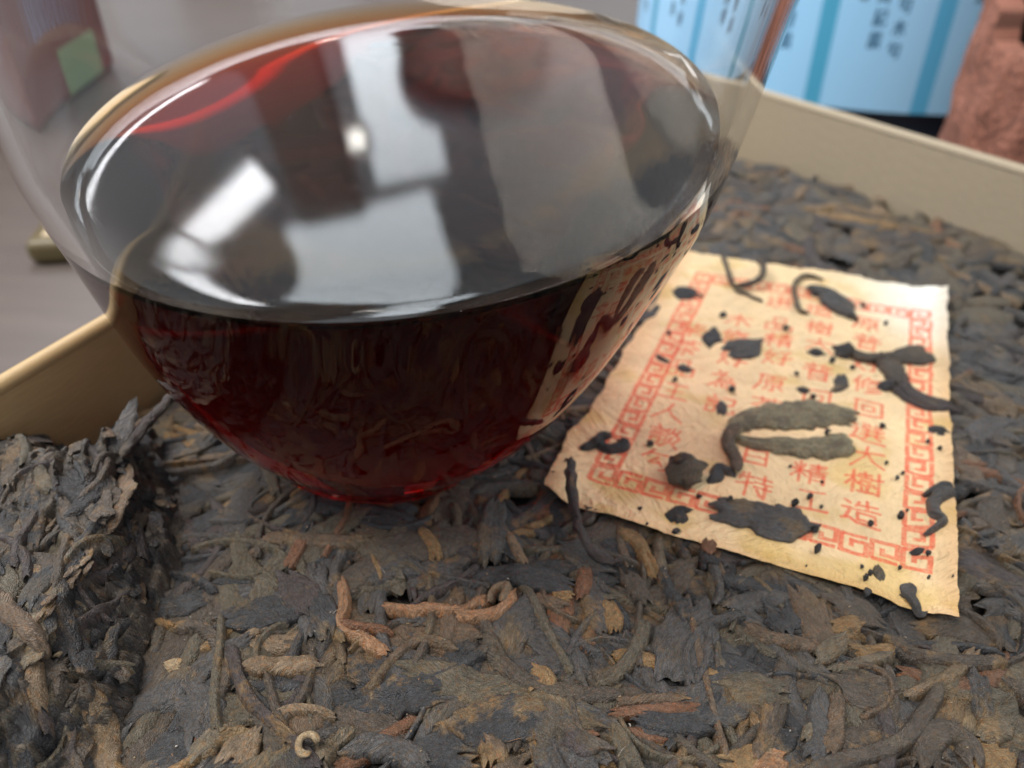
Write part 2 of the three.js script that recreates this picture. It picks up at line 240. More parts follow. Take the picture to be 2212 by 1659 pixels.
for (let k = 0; k < 138; k++) jobs.push(() => { const [x, z] = seedSpot(true); partsOut.push(['tea_leaf', pressed({ path: wander(x, z, rr(0, 6.28), rr(6, 17), 2.1), up: rnd() < 0.7 ? rr(0, 0.15) : rr(0.15, 0.5), w: rr(0.6, 1.8), th: rr(0.45, 0.8), kind: 'strip', tone: TONE[rnd() < 0.14 ? pick(['tan', 'ochre', 'rust', 'orange']) : toneMix()], res: 0.28 })]); });
for (let k = 0; k < 60; k++) jobs.push(() => { const [x, z] = seedSpot(true); partsOut.push(['tea_stem', pressed({ path: wander(x, z, rr(0, 6.28), rr(6, 17), 1.0), up: rr(0.05, 0.4), w: rr(0.6, 1.3), th: rr(0.5, 0.85), kind: 'stem', tone: TONE[pick(['umber', 'brown', 'dusk', 'olive', 'ink'])], res: 0.28 })]); });
for (let k = 0; k < 46; k++) jobs.push(() => { const [x, z] = seedSpot(true); partsOut.push(['tea_fragment', pressed({ path: wander(x, z, rr(0, 6.28), rr(1.6, 4), 0.5, 3), w: rr(0.8, 2.2), th: rr(0.15, 0.35), kind: 'flat', tone: TONE[pick(['tan', 'ochre', 'rust', 'ochre', 'drab', 'straw'])], res: 0.25, dust: -0.5 })]); });
for (const j of rot(jobs)) j();
// leaves and stems that stand out in the photograph, traced from it
const px = (a, y0 = 0.3) => a.map((p) => g(p[0], p[1], y0));
const HERO = [
  ['tea_leaf', 'flat', 'slate', 8, 0.3, [[1380, 1560], [1520, 1520], [1640, 1470]]], ['tea_leaf', 'flat', 'slate', 9, 0.25, [[1500, 1290], [1480, 1380], [1440, 1450]]], ['tea_leaf', 'flat', 'olive', 5, 0.3, [[860, 1440], [1010, 1470], [1180, 1520], [1290, 1560]]],
  ['tea_leaf', 'flat', 'ink', 7.5, 0.35, [[960, 1560], [1080, 1545], [1210, 1540]]], ['tea_leaf', 'flat', 'slate', 6.5, 0.35, [[1180, 1520], [1220, 1590], [1300, 1640]]], ['tea_leaf', 'flat', 'ink', 7, 0.3, [[760, 1500], [880, 1480], [960, 1500]]],
  ['tea_leaf', 'flat', 'slate', 6, 0.25, [[390, 1480], [430, 1520], [430, 1590]]], ['tea_leaf', 'flat', 'umber', 6.5, 0.3, [[830, 1180], [950, 1170], [1040, 1150]]], ['tea_leaf', 'flat', 'ink', 5, 0.3, [[480, 1340], [560, 1320], [660, 1310]]],
  ['tea_leaf', 'strip', 'tan', 2.6, 0.5, [[520, 1440], [600, 1425], [690, 1432]]], ['tea_leaf', 'strip', 'drab', 3.2, 0.45, [[420, 1640], [460, 1590], [530, 1570]]], ['tea_leaf', 'flat', 'tan', 4.2, 0.3, [[490, 1640], [520, 1610], [545, 1580]]],
  ['tea_leaf', 'strip', 'umber', 2.4, 0.6, [[1056, 1370], [1075, 1410], [1120, 1455], [1180, 1478], [1250, 1490], [1330, 1492]]], ['tea_leaf', 'strip', 'olive', 2.0, 0.5, [[1290, 1470], [1350, 1430], [1385, 1375], [1395, 1330]]],
  ['tea_stem', 'stem', 'olive', 1.3, 0.75, [[478, 1330], [474, 1390], [466, 1450], [462, 1520], [468, 1580]]], ['tea_stem', 'stem', 'dusk', 1.6, 0.85, [[498, 1395], [512, 1450], [535, 1500], [575, 1545], [640, 1600], [690, 1659]]], ['tea_stem', 'stem', 'umber', 1.2, 0.6, [[575, 1450], [590, 1510], [608, 1560], [620, 1600]]],
  ['tea_stem', 'stem', 'brown', 1.3, 0.75, [[800, 1480], [850, 1420], [900, 1385], [950, 1385], [985, 1400]]], ['tea_leaf', 'strip', 'orange', 1.8, 0.6, [[738, 1255], [742, 1300], [735, 1345], [790, 1375], [835, 1410]]], ['tea_leaf', 'strip', 'rust', 1.2, 0.5, [[735, 1345], [780, 1350], [850, 1360]]],
  ['tea_leaf', 'strip', 'orange', 1.7, 0.6, [[825, 1295], [880, 1308], [950, 1318], [1010, 1308], [1060, 1285]]], ['tea_leaf', 'strip', 'orange', 1.9, 0.6, [[980, 1325], [1040, 1330], [1090, 1310], [1112, 1275]]], ['tea_leaf', 'strip', 'tan', 1.3, 0.5, [[1055, 1300], [1072, 1265], [1095, 1262], [1085, 1300]]],
  ['tea_leaf', 'strip', 'brown', 2.3, 0.6, [[570, 1165], [640, 1168], [720, 1172], [800, 1168]]], ['tea_leaf', 'strip', 'rust', 2.2, 0.6, [[655, 1165], [640, 1200], [620, 1235]]], ['tea_leaf', 'flat', 'dusk', 5.5, 0.6, [[610, 1240], [650, 1280], [680, 1330]]], ['tea_leaf', 'flat', 'ink', 4, 0.7, [[690, 1290], [700, 1330], [705, 1370]]],
  ['tea_leaf', 'strip', 'ochre', 2.1, 0.5, [[910, 1150], [935, 1180], [945, 1215]]], ['tea_leaf', 'strip', 'tan', 1.7, 0.4, [[1095, 1155], [1120, 1190], [1135, 1215]]], ['tea_leaf', 'strip', 'ochre', 1.2, 0.5, [[1140, 1140], [1165, 1135], [1190, 1110]]],
  ['tea_leaf', 'strip', 'ochre', 2.3, 0.5, [[1340, 1150], [1380, 1170], [1400, 1205], [1418, 1240]]], ['tea_leaf', 'strip', 'drab', 1.8, 0.4, [[1425, 1150], [1425, 1195], [1432, 1240]]],
  ['tea_leaf', 'strip', 'ink', 2.0, 0.6, [[1425, 1225], [1450, 1270], [1475, 1310], [1480, 1340]]], ['tea_leaf', 'strip', 'rust', 2.2, 0.5, [[1265, 1220], [1262, 1260], [1255, 1290]]], ['tea_leaf', 'flat', 'ochre', 3, 0.4, [[1200, 1270], [1235, 1285]]], ['tea_leaf', 'flat', 'ochre', 2.6, 0.35, [[1310, 1290], [1325, 1320], [1330, 1360]]], ['tea_leaf', 'flat', 'umber', 3.4, 0.5, [[1350, 1225], [1375, 1265], [1400, 1300]]],
  ['tea_leaf', 'flat', 'brown', 4.6, 0.5, [[1722, 1270], [1755, 1320], [1770, 1380], [1775, 1415]]], ['tea_leaf', 'strip', 'brown', 2.1, 0.6, [[1615, 1352], [1660, 1378], [1715, 1390], [1760, 1402]]], ['tea_leaf', 'flat', 'ink', 5, 0.4, [[1665, 1310], [1690, 1340], [1700, 1370]]], ['tea_leaf', 'flat', 'umber', 6, 0.4, [[1790, 1290], [1850, 1310], [1900, 1330]]],
  ['tea_leaf', 'flat', 'ochre', 3, 0.35, [[1795, 1350], [1840, 1345], [1860, 1340]]], ['tea_leaf', 'strip', 'drab', 2.6, 0.4, [[1765, 1430], [1795, 1400], [1830, 1375]]], ['tea_leaf', 'flat', 'ochre', 2.8, 0.4, [[1845, 1400], [1890, 1405], [1925, 1395]]], ['tea_leaf', 'strip', 'umber', 1.9, 0.6, [[1918, 1370], [1960, 1400], [2030, 1420], [2110, 1425], [2180, 1418]]],
  ['tea_leaf', 'strip', 'drab', 1.6, 0.5, [[1790, 1450], [1850, 1435], [1930, 1410]]], ['tea_leaf', 'flat', 'umber', 7, 0.5, [[1800, 1470], [1860, 1490], [1920, 1480]]], ['tea_stem', 'stem', 'brown', 0.8, 0.5, [[1820, 1440], [1890, 1445], [1925, 1480], [1915, 1520], [1860, 1550]]],
  ['tea_stem', 'stem', 'umber', 2.1, 1.0, [[1720, 1690], [1800, 1655], [1900, 1625], [1960, 1590], [2005, 1530], [2035, 1480]]], ['tea_stem', 'stem', 'brown', 2.1, 0.9, [[1808, 1500], [1806, 1540], [1800, 1590], [1785, 1630]]], ['tea_leaf', 'strip', 'umber', 2.0, 0.7, [[1690, 1520], [1670, 1570], [1650, 1620], [1625, 1659]]], ['tea_leaf', 'strip', 'brown', 1.8, 0.6, [[1660, 1530], [1655, 1580], [1630, 1640]]],
  ['tea_leaf', 'strip', 'slate', 2.5, 0.7, [[1775, 1500], [1765, 1550], [1775, 1600], [1740, 1650]]], ['tea_leaf', 'flat', 'olive', 4.5, 0.5, [[1560, 1480], [1630, 1490], [1700, 1500]]], ['tea_leaf', 'strip', 'ink', 2.6, 0.6, [[1375, 1545], [1440, 1560], [1530, 1565]]], ['tea_leaf', 'strip', 'brown', 1.5, 0.5, [[1325, 1510], [1400, 1505], [1480, 1510]]],
  ['tea_leaf', 'strip', 'rust', 1.6, 0.5, [[1320, 1535], [1410, 1530], [1510, 1528]]], ['tea_stem', 'stem', 'umber', 1.1, 0.6, [[1460, 1590], [1500, 1625], [1550, 1665]]], ['tea_leaf', 'strip', 'olive', 2.2, 0.7, [[1330, 1570], [1350, 1610], [1385, 1650]]], ['tea_leaf', 'flat', 'dusk', 3.4, 0.6, [[1215, 1570], [1260, 1600], [1300, 1610]]], ['tea_fragment', 'flat', 'rust', 2, 0.5, [[1265, 1588], [1290, 1592]]],
  ['tea_leaf', 'flat', 'ochre', 4, 0.5, [[1570, 1645], [1610, 1648], [1650, 1640]]], ['tea_leaf', 'flat', 'orange', 3.8, 0.5, [[1640, 1655], [1690, 1632]]], ['tea_leaf', 'flat', 'black', 3.2, 0.5, [[1650, 1600], [1690, 1600], [1715, 1590]]], ['tea_leaf', 'strip', 'drab', 2, 0.5, [[1740, 1610], [1760, 1580], [1800, 1570]]],
  ['tea_leaf', 'flat', 'ochre', 5, 0.6, [[2120, 1659], [2150, 1620], [2190, 1590]]], ['tea_leaf', 'strip', 'umber', 3.2, 0.7, [[2000, 1659], [2010, 1600], [2050, 1570], [2090, 1590], [2110, 1650]]], ['tea_leaf', 'strip', 'slate', 2.6, 0.6, [[2110, 1440], [2130, 1500], [2150, 1560]]], ['tea_leaf', 'flat', 'drab', 3.4, 0.5, [[2130, 1580], [2165, 1555], [2200, 1540]]],
  ['tea_leaf', 'strip', 'slate', 3.4, 0.7, [[1170, 1600], [1190, 1640], [1215, 1670]]], ['tea_leaf', 'strip', 'drab', 2.4, 0.5, [[690, 1640], [715, 1590], [760, 1550]]], ['tea_leaf', 'strip', 'tan', 1.5, 0.5, [[595, 1540], [650, 1525], [720, 1530]]], ['tea_leaf', 'flat', 'ochre', 3.6, 0.3, [[1150, 1440], [1170, 1465], [1160, 1490]]], ['tea_leaf', 'flat', 'brown', 3.2, 0.4, [[1050, 1590], [1065, 1620], [1060, 1645]]],
  ['tea_leaf', 'strip', 'ink', 3.0, 0.6, [[960, 1570], [965, 1610], [990, 1640], [1030, 1640]]], ['tea_leaf', 'flat', 'ink', 5.5, 0.4, [[880, 1640], [950, 1620], [1010, 1625]]], ['tea_leaf', 'strip', 'slate', 3, 0.6, [[740, 1600], [800, 1590], [860, 1610], [920, 1650]]],
  ['tea_leaf', 'flat', 'slate', 4.4, 0.9, [[1075, 1085], [1066, 1130], [1055, 1215]]], ['tea_leaf', 'flat', 'ink', 4, 0.7, [[1090, 1225], [1150, 1245], [1230, 1265]]], ['tea_leaf', 'flat', 'slate', 6, 0.5, [[1210, 1180], [1260, 1200], [1320, 1225]]],
];
for (const [nm, kind, tn_, w, th, p] of HERO) partsOut.push([nm, pressed({ path: px(p), w: w * (w > 5 ? 0.74 : 0.88), th, kind, tone: TONE[tn_], res: 0.25, up: kind === 'flat' ? 0.08 + th * 0.3 : 0.15 + th * 0.35, dust: ['orange', 'tan', 'ochre', 'rust', 'straw'].includes(tn_) ? -0.3 : undefined })]);
for (const [nm, d] of partsOut) mesh(nm, mm(buf(d), CK[0], -21, CK[1]), teaMat, cake);
tag(mesh('pressed_leaves', mm(bunch(stuffOut), CK[0], -21, CK[1]), teaMat, cake), null, null, null, 'stuff');
{ // pale specks and fibres caught on the surface
  const l = []; for (let k = 0; k < 420; k++) { const [x, z] = seedSpot(true), a = rr(0, 6.28), L = rnd() < 0.2 ? rr(0.8, 2.2) : rr(0.15, 0.4), y = hAt(x, z) + 0.05, w = L > 0.7 ? 0.05 : rr(0.08, 0.16); l.push(swept({ path: [[x, y, z], [x + Math.cos(a) * L / 2 + rr(-0.1, 0.1), y + 0.08, z + Math.sin(a) * L / 2], [x + Math.cos(a) * L, y, z + Math.sin(a) * L]], w, th: w * 0.7, sides: 5, res: 0.3, tone: pick([TONE.straw, [0.75, 0.7, 0.6], TONE.tan, TONE.orange]), dust: -1 })); }
  tag(mesh('pale_specks', mm(bunch(l), CK[0], -21, CK[1]), teaMat, cake), null, null, null, 'stuff');
}
{ // a pale ring of stalk
  const [x, z] = g(665, 1610, 0.6); const pth = []; for (let k = 0; k <= 9; k++) { const a = k / 9 * 5.4 + 0.9; pth.push([x + 0.85 * Math.cos(a), hAt(x, z) + 0.45, z + 0.95 * Math.sin(a)]); }
  mesh('stalk_ring', mm(buf(swept({ path: pth, w: 0.75, th: 0.6, tone: TONE.straw, res: 0.2, rough: 0.12, dust: -0.6 })), CK[0], -21, CK[1]), teaMat, cake);
}

// ------------------------------------------------------------------ printed paper
const paperGround = (() => { // smoothed cake surface under the paper
  return (x, z) => { let a = 0, m = -9; for (let k = 0; k < 16; k++) { const t = k * 2.4, r = 0.5 + 2.6 * Math.sqrt(k / 16), h = hAt(x + r * Math.cos(t), z + r * Math.sin(t)); a += h / 16; m = Math.max(m, h); } return lerp(a, m, 0.5); };
})();
function paperY(u, v) {
  const x = PB[0] + PU[0] * u + PV[0] * v, z = PB[1] + PU[1] * u + PV[1] * v;
  let y = paperGround(x, z) + 0.45 + 0.16 * noise(u / 7, v / 7, 3) + 0.1 * (1 - Math.abs(noise(u / 5 + 3, v / 4, 6)) * 3) * 0.6 + 0.05 * noise(u / 1.3, v / 1.3, 1);
  const c = Math.max(0, (u - 30) / 20) * Math.max(0, (v - 58) / 24); y += 1.6 * c * c + 0.8 * Math.exp(-(((u - 30) / 12) ** 2)) * sstep(60, 82, v);                          // far right corner lifts
  y += 0.9 * Math.exp(-Math.hypot(u - 0, v - 2) / 5) + 0.8 * sstep(6, 0, u) * sstep(16, 4, v);
  y += 0.6 * sstep(44, 50, u) * sstep(30, 10, v); return y;
}
const paperXZ = (u, v) => [PB[0] + PU[0] * u + PV[0] * v, PB[1] + PU[1] * u + PV[1] * v];
const PGU = 100, PGV = 164, paperTab = new Float32Array((PGU + 1) * (PGV + 1));
for (let j = 0; j <= PGV; j++) for (let i = 0; i <= PGU; i++) paperTab[j * (PGU + 1) + i] = paperY(i / PGU * PWID, j / PGV * PLEN);
function paperTop(x, z) { const [u, v] = paperUV(x, z); if (u < 0 || v < 0 || u > PWID || v > PLEN) return -9; return paperTab[Math.round(v / PLEN * PGV) * (PGU + 1) + Math.round(u / PWID * PGU)]; }
const onTop = (x, z) => Math.max(paperTop(x, z), hAt(x, z) - 0.15);
// print
const SCALE = 22, CW = Math.round(PWID * SCALE), CH = Math.round(PLEN * SCALE), cvs = document.createElement('canvas'); cvs.width = CW; cvs.height = CH;
const GLYPH = {   // strokes on a 100 x 100 square
  wang: [[18, 14, 82, 12], [25, 50, 76, 48], [8, 88, 93, 86], [50, 14, 50, 88]], ren: [[50, 8, 40, 45, 6, 92], [44, 42, 62, 66, 95, 90]], gong: [[20, 16, 82, 14], [50, 16, 50, 84], [6, 88, 95, 84]],
  da: [[8, 36, 93, 32], [50, 6, 46, 42, 8, 94], [50, 40, 66, 66, 95, 92]], bai: [[8, 12, 92, 10], [50, 12, 40, 30], [22, 30, 22, 94], [22, 30, 80, 28, 80, 94], [24, 60, 78, 59], [24, 90, 78, 90]],
  te: [[18, 8, 8, 36], [10, 26, 44, 22], [4, 54, 46, 46], [28, 4, 28, 96], [52, 20, 92, 18], [72, 4, 72, 38], [48, 40, 97, 37], [50, 58, 96, 55], [80, 42, 80, 92, 68, 86], [58, 68, 66, 78]],
  jing: [[10, 20, 18, 32], [40, 16, 30, 34], [4, 44, 48, 41], [26, 6, 26, 94], [24, 48, 6, 76], [28, 50, 46, 68], [54, 14, 95, 12], [56, 26, 92, 24], [50, 39, 98, 36], [74, 4, 74, 38], [58, 50, 58, 94], [58, 50, 90, 48, 90, 92], [60, 62, 88, 61], [60, 76, 88, 75]],
  shu: [[4, 32, 34, 28], [20, 6, 20, 94], [18, 38, 4, 66], [22, 42, 34, 58], [38, 18, 66, 16], [52, 6, 52, 30], [38, 32, 66, 30], [40, 44, 40, 60, 64, 60, 64, 44, 40, 44], [44, 70, 48, 82], [60, 68, 56, 84], [36, 90, 68, 86], [70, 36, 97, 33], [86, 8, 86, 90, 76, 84], [74, 52, 80, 64]],
  zao: [[42, 14, 34, 34], [38, 26, 90, 22], [64, 6, 64, 44], [30, 46, 96, 42], [42, 56, 42, 82, 86, 80, 86, 55, 42, 56], [8, 16, 20, 26], [4, 44, 22, 42, 14, 78], [4, 84, 20, 80, 40, 94, 97, 92]],
  tan: [[24, 4, 30, 14], [6, 22, 46, 20], [10, 36, 42, 34], [10, 50, 42, 48], [12, 62, 12, 92, 40, 90, 40, 61, 12, 62], [58, 12, 52, 28], [90, 10, 82, 26], [72, 4, 70, 24, 50, 46], [72, 26, 94, 44], [58, 56, 52, 72], [92, 54, 84, 70], [72, 48, 70, 70, 48, 96], [72, 70, 96, 94]],
  gou: [[30, 6, 20, 30, 6, 46], [24, 26, 88, 22, 84, 84, 66, 92], [48, 38, 30, 66, 56, 62], [54, 54, 64, 72]], pin: [[30, 8, 30, 40, 70, 38, 70, 8, 30, 8], [8, 54, 8, 94, 42, 92, 42, 54, 8, 54], [58, 54, 58, 94, 94, 92, 94, 53, 58, 54]],
  cha: [[6, 18, 94, 15], [32, 6, 32, 30], [68, 4, 68, 28], [50, 26, 8, 58], [50, 26, 94, 56], [20, 64, 82, 61], [50, 48, 50, 95, 40, 90], [34, 74, 20, 90], [64, 72, 82, 88]], mu: [[8, 34, 93, 30], [50, 6, 50, 96], [46, 38, 6, 82], [54, 38, 95, 80]],
  wei: [[26, 6, 34, 18], [10, 28, 74, 24, 68, 44], [52, 6, 30, 60, 6, 92], [36, 46, 86, 43], [34, 60, 88, 58, 82, 92, 68, 90], [30, 76, 34, 90], [46, 72, 50, 84], [62, 72, 66, 82]], ji: [[24, 4, 30, 14], [6, 24, 44, 22], [10, 38, 40, 36], [10, 50, 40, 48], [12, 62, 12, 92, 38, 90, 38, 61, 12, 62], [54, 16, 90, 14, 90, 46, 56, 48], [56, 48, 56, 88, 96, 86, 96, 72]],
  chai: [[14, 8, 14, 40], [14, 24, 36, 22], [4, 44, 44, 38], [60, 6, 60, 40, 94, 36], [92, 14, 62, 24], [8, 58, 93, 54], [50, 42, 50, 97], [46, 60, 8, 90], [54, 60, 94, 88]], xiu: [[26, 4, 6, 42], [18, 30, 18, 95], [34, 24, 34, 76], [52, 4, 40, 28], [50, 18, 88, 14, 44, 46], [58, 26, 96, 48], [78, 50, 50, 64], [84, 62, 50, 80], [92, 74, 44, 97]],
  hao: [[22, 6, 10, 56, 40, 90], [38, 24, 8, 94], [4, 36, 46, 32], [54, 16, 88, 12, 70, 36], [70, 34, 70, 92, 58, 86], [48, 54, 97, 50]], yuan: [[10, 10, 94, 8], [20, 10, 18, 56, 4, 94], [58, 14, 50, 26], [36, 28, 36, 60, 82, 58, 82, 27, 36, 28], [38, 44, 80, 43], [60, 60, 60, 94, 50, 90], [42, 70, 30, 86], [74, 68, 90, 84]],
  hui: [[12, 12, 12, 92, 88, 90, 88, 10, 12, 12], [34, 36, 34, 66, 66, 64, 66, 35, 34, 36]], pu: [[30, 4, 36, 14], [68, 2, 62, 14], [8, 18, 92, 15], [36, 18, 36, 42], [62, 16, 62, 41], [18, 24, 26, 38], [80, 22, 72, 37], [4, 46, 97, 42], [26, 54, 26, 95], [26, 54, 76, 52, 76, 94], [28, 74, 74, 73], [28, 92, 76, 91]],
  xuan: [[36, 8, 54, 7, 54, 20, 36, 21], [36, 34, 56, 33], [68, 7, 88, 6, 88, 20, 68, 21], [68, 34, 92, 33], [34, 48, 94, 45], [50, 38, 50, 62], [76, 36, 76, 61], [30, 64, 97, 60], [52, 68, 40, 82], [72, 67, 86, 80], [6, 14, 18, 24], [4, 42, 20, 40, 12, 78], [4, 86, 20, 82, 40, 95, 97, 94]],
};
{
  const c = cvs.getContext('2d'), X = (u) => u * SCALE, Y = (v) => (PLEN - v) * SCALE;
  const im = c.createImageData(CW, CH);
  for (let j = 0; j < CH; j++) for (let i = 0; i < CW; i++) {
    const u = i / SCALE, v = PLEN - j / SCALE, st = fbm(u / 9, v / 9, 2, 4), st2 = sstep(0.15, 0.6, fbm(u / 14 + 9, v / 11, 5, 3)), fib = noise(u * 2.2, v * 0.7, 4) * 0.5 + noise(u * 6, v * 6, 8) * 0.5;
    const glare = sstep(40, 82, v) * sstep(26, 48, u) * sstep(54, 72, v + (u - 40) * 0.8), edge = sstep(3.5, 0, Math.min(u, PWID - u, v + 1)) * 0.12, k = 1 + 0.055 * st + 0.035 * fib;  // far right corner whitened: light glare painted into the paper colour
    const blot = sstep(0.28, 0.75, noise(u / 6 + 40, v / 5, 9) + 0.3 * noise(u / 2, v / 2, 3)) * 0.55;
    let r = 238, gg = 209, b = 164; r = lerp(r, 214, st2 * 0.6 + blot); gg = lerp(gg, 182, st2 * 0.6 + blot); b = lerp(b, 112, st2 * 0.6 + blot); r = lerp(r, 248, glare); gg = lerp(gg, 247, glare); b = lerp(b, 238, glare);
    const q = (j * CW + i) * 4; im.data[q] = clamp(r * k * (1 - edge * 0.6), 0, 255); im.data[q + 1] = clamp(gg * k * (1 - edge), 0, 255); im.data[q + 2] = clamp(b * k * (1 - edge * 1.3), 0, 255); im.data[q + 3] = 255;
  }
  c.putImageData(im, 0, 0);
  c.lineCap = 'round'; c.lineJoin = 'round';
  const red = (a) => `rgba(231,84,56,${a * 0.78})`;
  const glyph = (nm, u, v, s, sl = 0) => { for (const q of GLYPH[nm]) { c.strokeStyle = red(0.85); c.lineWidth = SCALE * s * 0.088 * (0.9 + 0.3 * rnd()); c.beginPath(); for (let k = 0; k < q.length; k += 2) { const a = X(u + (q[k] - 50 + rr(-2, 2)) / 100 * s), b = Y(v - (q[k + 1] - 50 + rr(-2, 2)) / 100 * s * 1.05); k ? c.lineTo(a, b) : c.moveTo(a, b); } c.stroke(); } };
  const T = [['chai', 8.4, 51.1], ['cha', 8.8, 44.7], ['pin', 9.5, 38.6], ['wang', 10.1, 31.6], ['ren', 10.7, 26], ['tan', 11.4, 19.8], ['gou', 12, 13.7], ['mu', 15.4, 57.4], ['xiu', 16, 51], ['hao', 16.8, 44.2], ['wei', 16.6, 37.4], ['ji', 17.3, 30.8],
    ['xuan', 21.4, 67], ['pin', 22.3, 58.6], ['jing', 22.8, 53], ['hao', 23.6, 47.4], ['yuan', 23.6, 39.6], ['cha', 24, 33], ['bai', 24.4, 20.4], ['te', 25.2, 13.6], ['zao', 28.4, 67], ['shu', 29, 60], ['da', 29.6, 54], ['pu', 30.2, 45.2], ['hui', 30.8, 38], ['cha', 31.2, 32],
    ['jing', 31.6, 19.6], ['gong', 32.5, 13.8], ['yuan', 36.6, 64.5], ['pu', 37, 58.2], ['hao', 37.5, 51.4], ['xiu', 37.9, 44.8], ['hui', 38.3, 38.2], ['xuan', 38.5, 31.4], ['da', 38.8, 25.6], ['shu', 38.7, 19.8], ['zao', 38.7, 13.8]];
  for (const [nm, u, v] of T) glyph(nm, u, v, 4.9);
  // key-pattern border
  c.lineCap = 'butt'; c.lineJoin = 'miter';
  const hook = (f, flip) => { const q = [[0.08, 0.02], [0.08, 0.94], [0.9, 0.94], [0.9, 0.34], [0.42, 0.34], [0.42, 0.66]], q2 = [[0.08, 0.06], [0.92, 0.06]]; for (const l of [q, q2]) { c.strokeStyle = red(0.8 + 0.15 * rnd()); c.lineWidth = SCALE * 0.62; c.beginPath(); l.forEach(([a, b], k) => { const [x, y] = f(a, flip ? 1 - b : b); k ? c.lineTo(x, y) : c.moveTo(x, y); }); c.stroke(); } };
  const u0 = 4.2, u1 = 47.2, v0 = 6.1, v1 = 73.8, bw = 3.5, band = (n, f) => { for (let k = 0; k < n; k++) hook((a, b) => f((k + a) / n, b * bw), k % 2 === 1); };
  band(12, (t, b) => [X(lerp(u0, u1, t)), Y(v0 + b)]); band(12, (t, b) => [X(lerp(u0, u1, t)), Y(v1 - b)]); band(17, (t, b) => [X(u0 + b), Y(lerp(v0 + bw + 0.2, v1 - bw, t))]); band(17, (t, b) => [X(u1 - b), Y(lerp(v0 + bw + 0.2, v1 - bw, t))]);
  // uneven inking
  const im2 = c.getImageData(0, 0, CW, CH);
  for (let j = 0; j < CH; j++) for (let i = 0; i < CW; i++) { const q = (j * CW + i) * 4; if (im2.data[q] - im2.data[q + 1] > 75) { const a = clamp(0.16 + 0.5 * noise(i / 9, j / 9, 4) + 0.3 * noise(i / 40, j / 40, 2), 0, 0.75); for (let k = 0; k < 3; k++) im2.data[q + k] = lerp(im2.data[q + k], im.data[q + k], a); } }
  c.putImageData(im2, 0, 0);
}
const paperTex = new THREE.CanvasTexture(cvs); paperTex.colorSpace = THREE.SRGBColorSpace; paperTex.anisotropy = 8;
const crinkle = dataTex(512, (u, v) => { let k = 0.5; for (const [f, z, a] of [[5, 1, 0.35], [9, 4, 0.25], [20, 7, 0.15], [60, 2, 0.12]]) k += a * (0.3 - Math.abs(tn(u, v, f * 0.3, f * 0.3, z)) * 1.6) + a * 0.2 * tn(u, v, f, f, z); return [k, k, k]; }, false);
{
  const paper = thing('printed_paper', PB[0], 0, PB[1], 'crinkled tan paper slip printed with red characters in a key-pattern border', 'paper slip');
  const pos = [], uv = [], idx = [], W1 = PGU + 1;
  for (let side = 0; side < 2; side++) for (let j = 0; j <= PGV; j++) for (let i = 0; i <= PGU; i++) {
    let u = i / PGU * PWID, v = j / PGV * PLEN; const u00 = u, v00 = v;
    const eL = 0.55 * noise(v / 5, 3, 1) + 0.25 * noise(v / 1.2, 5, 2) - 0.3 + 1.6 * sstep(7, 2, v) * 0 - 1.2 * Math.exp(-((v - 14) ** 2) / 18), eR = 0.35 * noise(v / 3, 8, 2) + 0.15 * noise(v / 0.8, 9, 2), eB = 0.3 * noise(u / 5, 2, 9) + 0.12 * noise(u, 4, 9), eT = 0.8 * noise(u / 4, 6, 9) + 0.5 * noise(u / 1.1, 7, 9);
    u += eL * sstep(6, 0, u00) + eR * sstep(44, 49.7, u00); v += eB * sstep(5, 0, v00) + eT * sstep(76, 82, v00) + 1.1 * sstep(3, 0, u00) * sstep(6, 0, v00);
    const [x, z] = paperXZ(u, v); pos.push(x, paperTab[j * W1 + i] - side * 0.11, z); uv.push(u00 / PWID, v00 / PLEN);
  }
  const off = W1 * (PGV + 1);
  for (let j = 0; j < PGV; j++) for (let i = 0; i < PGU; i++) { const a = j * W1 + i, b = a + W1; idx.push(a, a + 1, b, b, a + 1, b + 1); idx.push(off + a, off + b, off + a + 1, off + b, off + b + 1, off + a + 1); }
  const rim = []; for (let i = 0; i < PGU; i++) rim.push([i, i + 1]); for (let j = 0; j < PGV; j++) rim.push([j * W1 + PGU, (j + 1) * W1 + PGU]); for (let i = PGU; i > 0; i--) rim.push([PGV * W1 + i, PGV * W1 + i - 1]); for (let j = PGV; j > 0; j--) rim.push([j * W1, (j - 1) * W1]);
  for (const [a, b] of rim) idx.push(a, off + a, b, b, off + a, off + b);
  const crT = crinkle.clone(); crT.repeat.set(2, 3.3); crT.needsUpdate = true;
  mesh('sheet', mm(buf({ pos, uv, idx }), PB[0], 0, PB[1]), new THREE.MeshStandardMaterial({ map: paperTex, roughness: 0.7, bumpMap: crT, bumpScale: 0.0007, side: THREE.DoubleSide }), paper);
}

for (let jz = 0; jz < HNZ; jz++) for (let ix = 0; ix < HNX; ix++) { const x = HX0 + ix * HC, z = HZ0 + jz * HC, h = paperTop(x, z); if (h > -5) HM[jz * HNX + ix] = h; }   // what follows lies on the paper
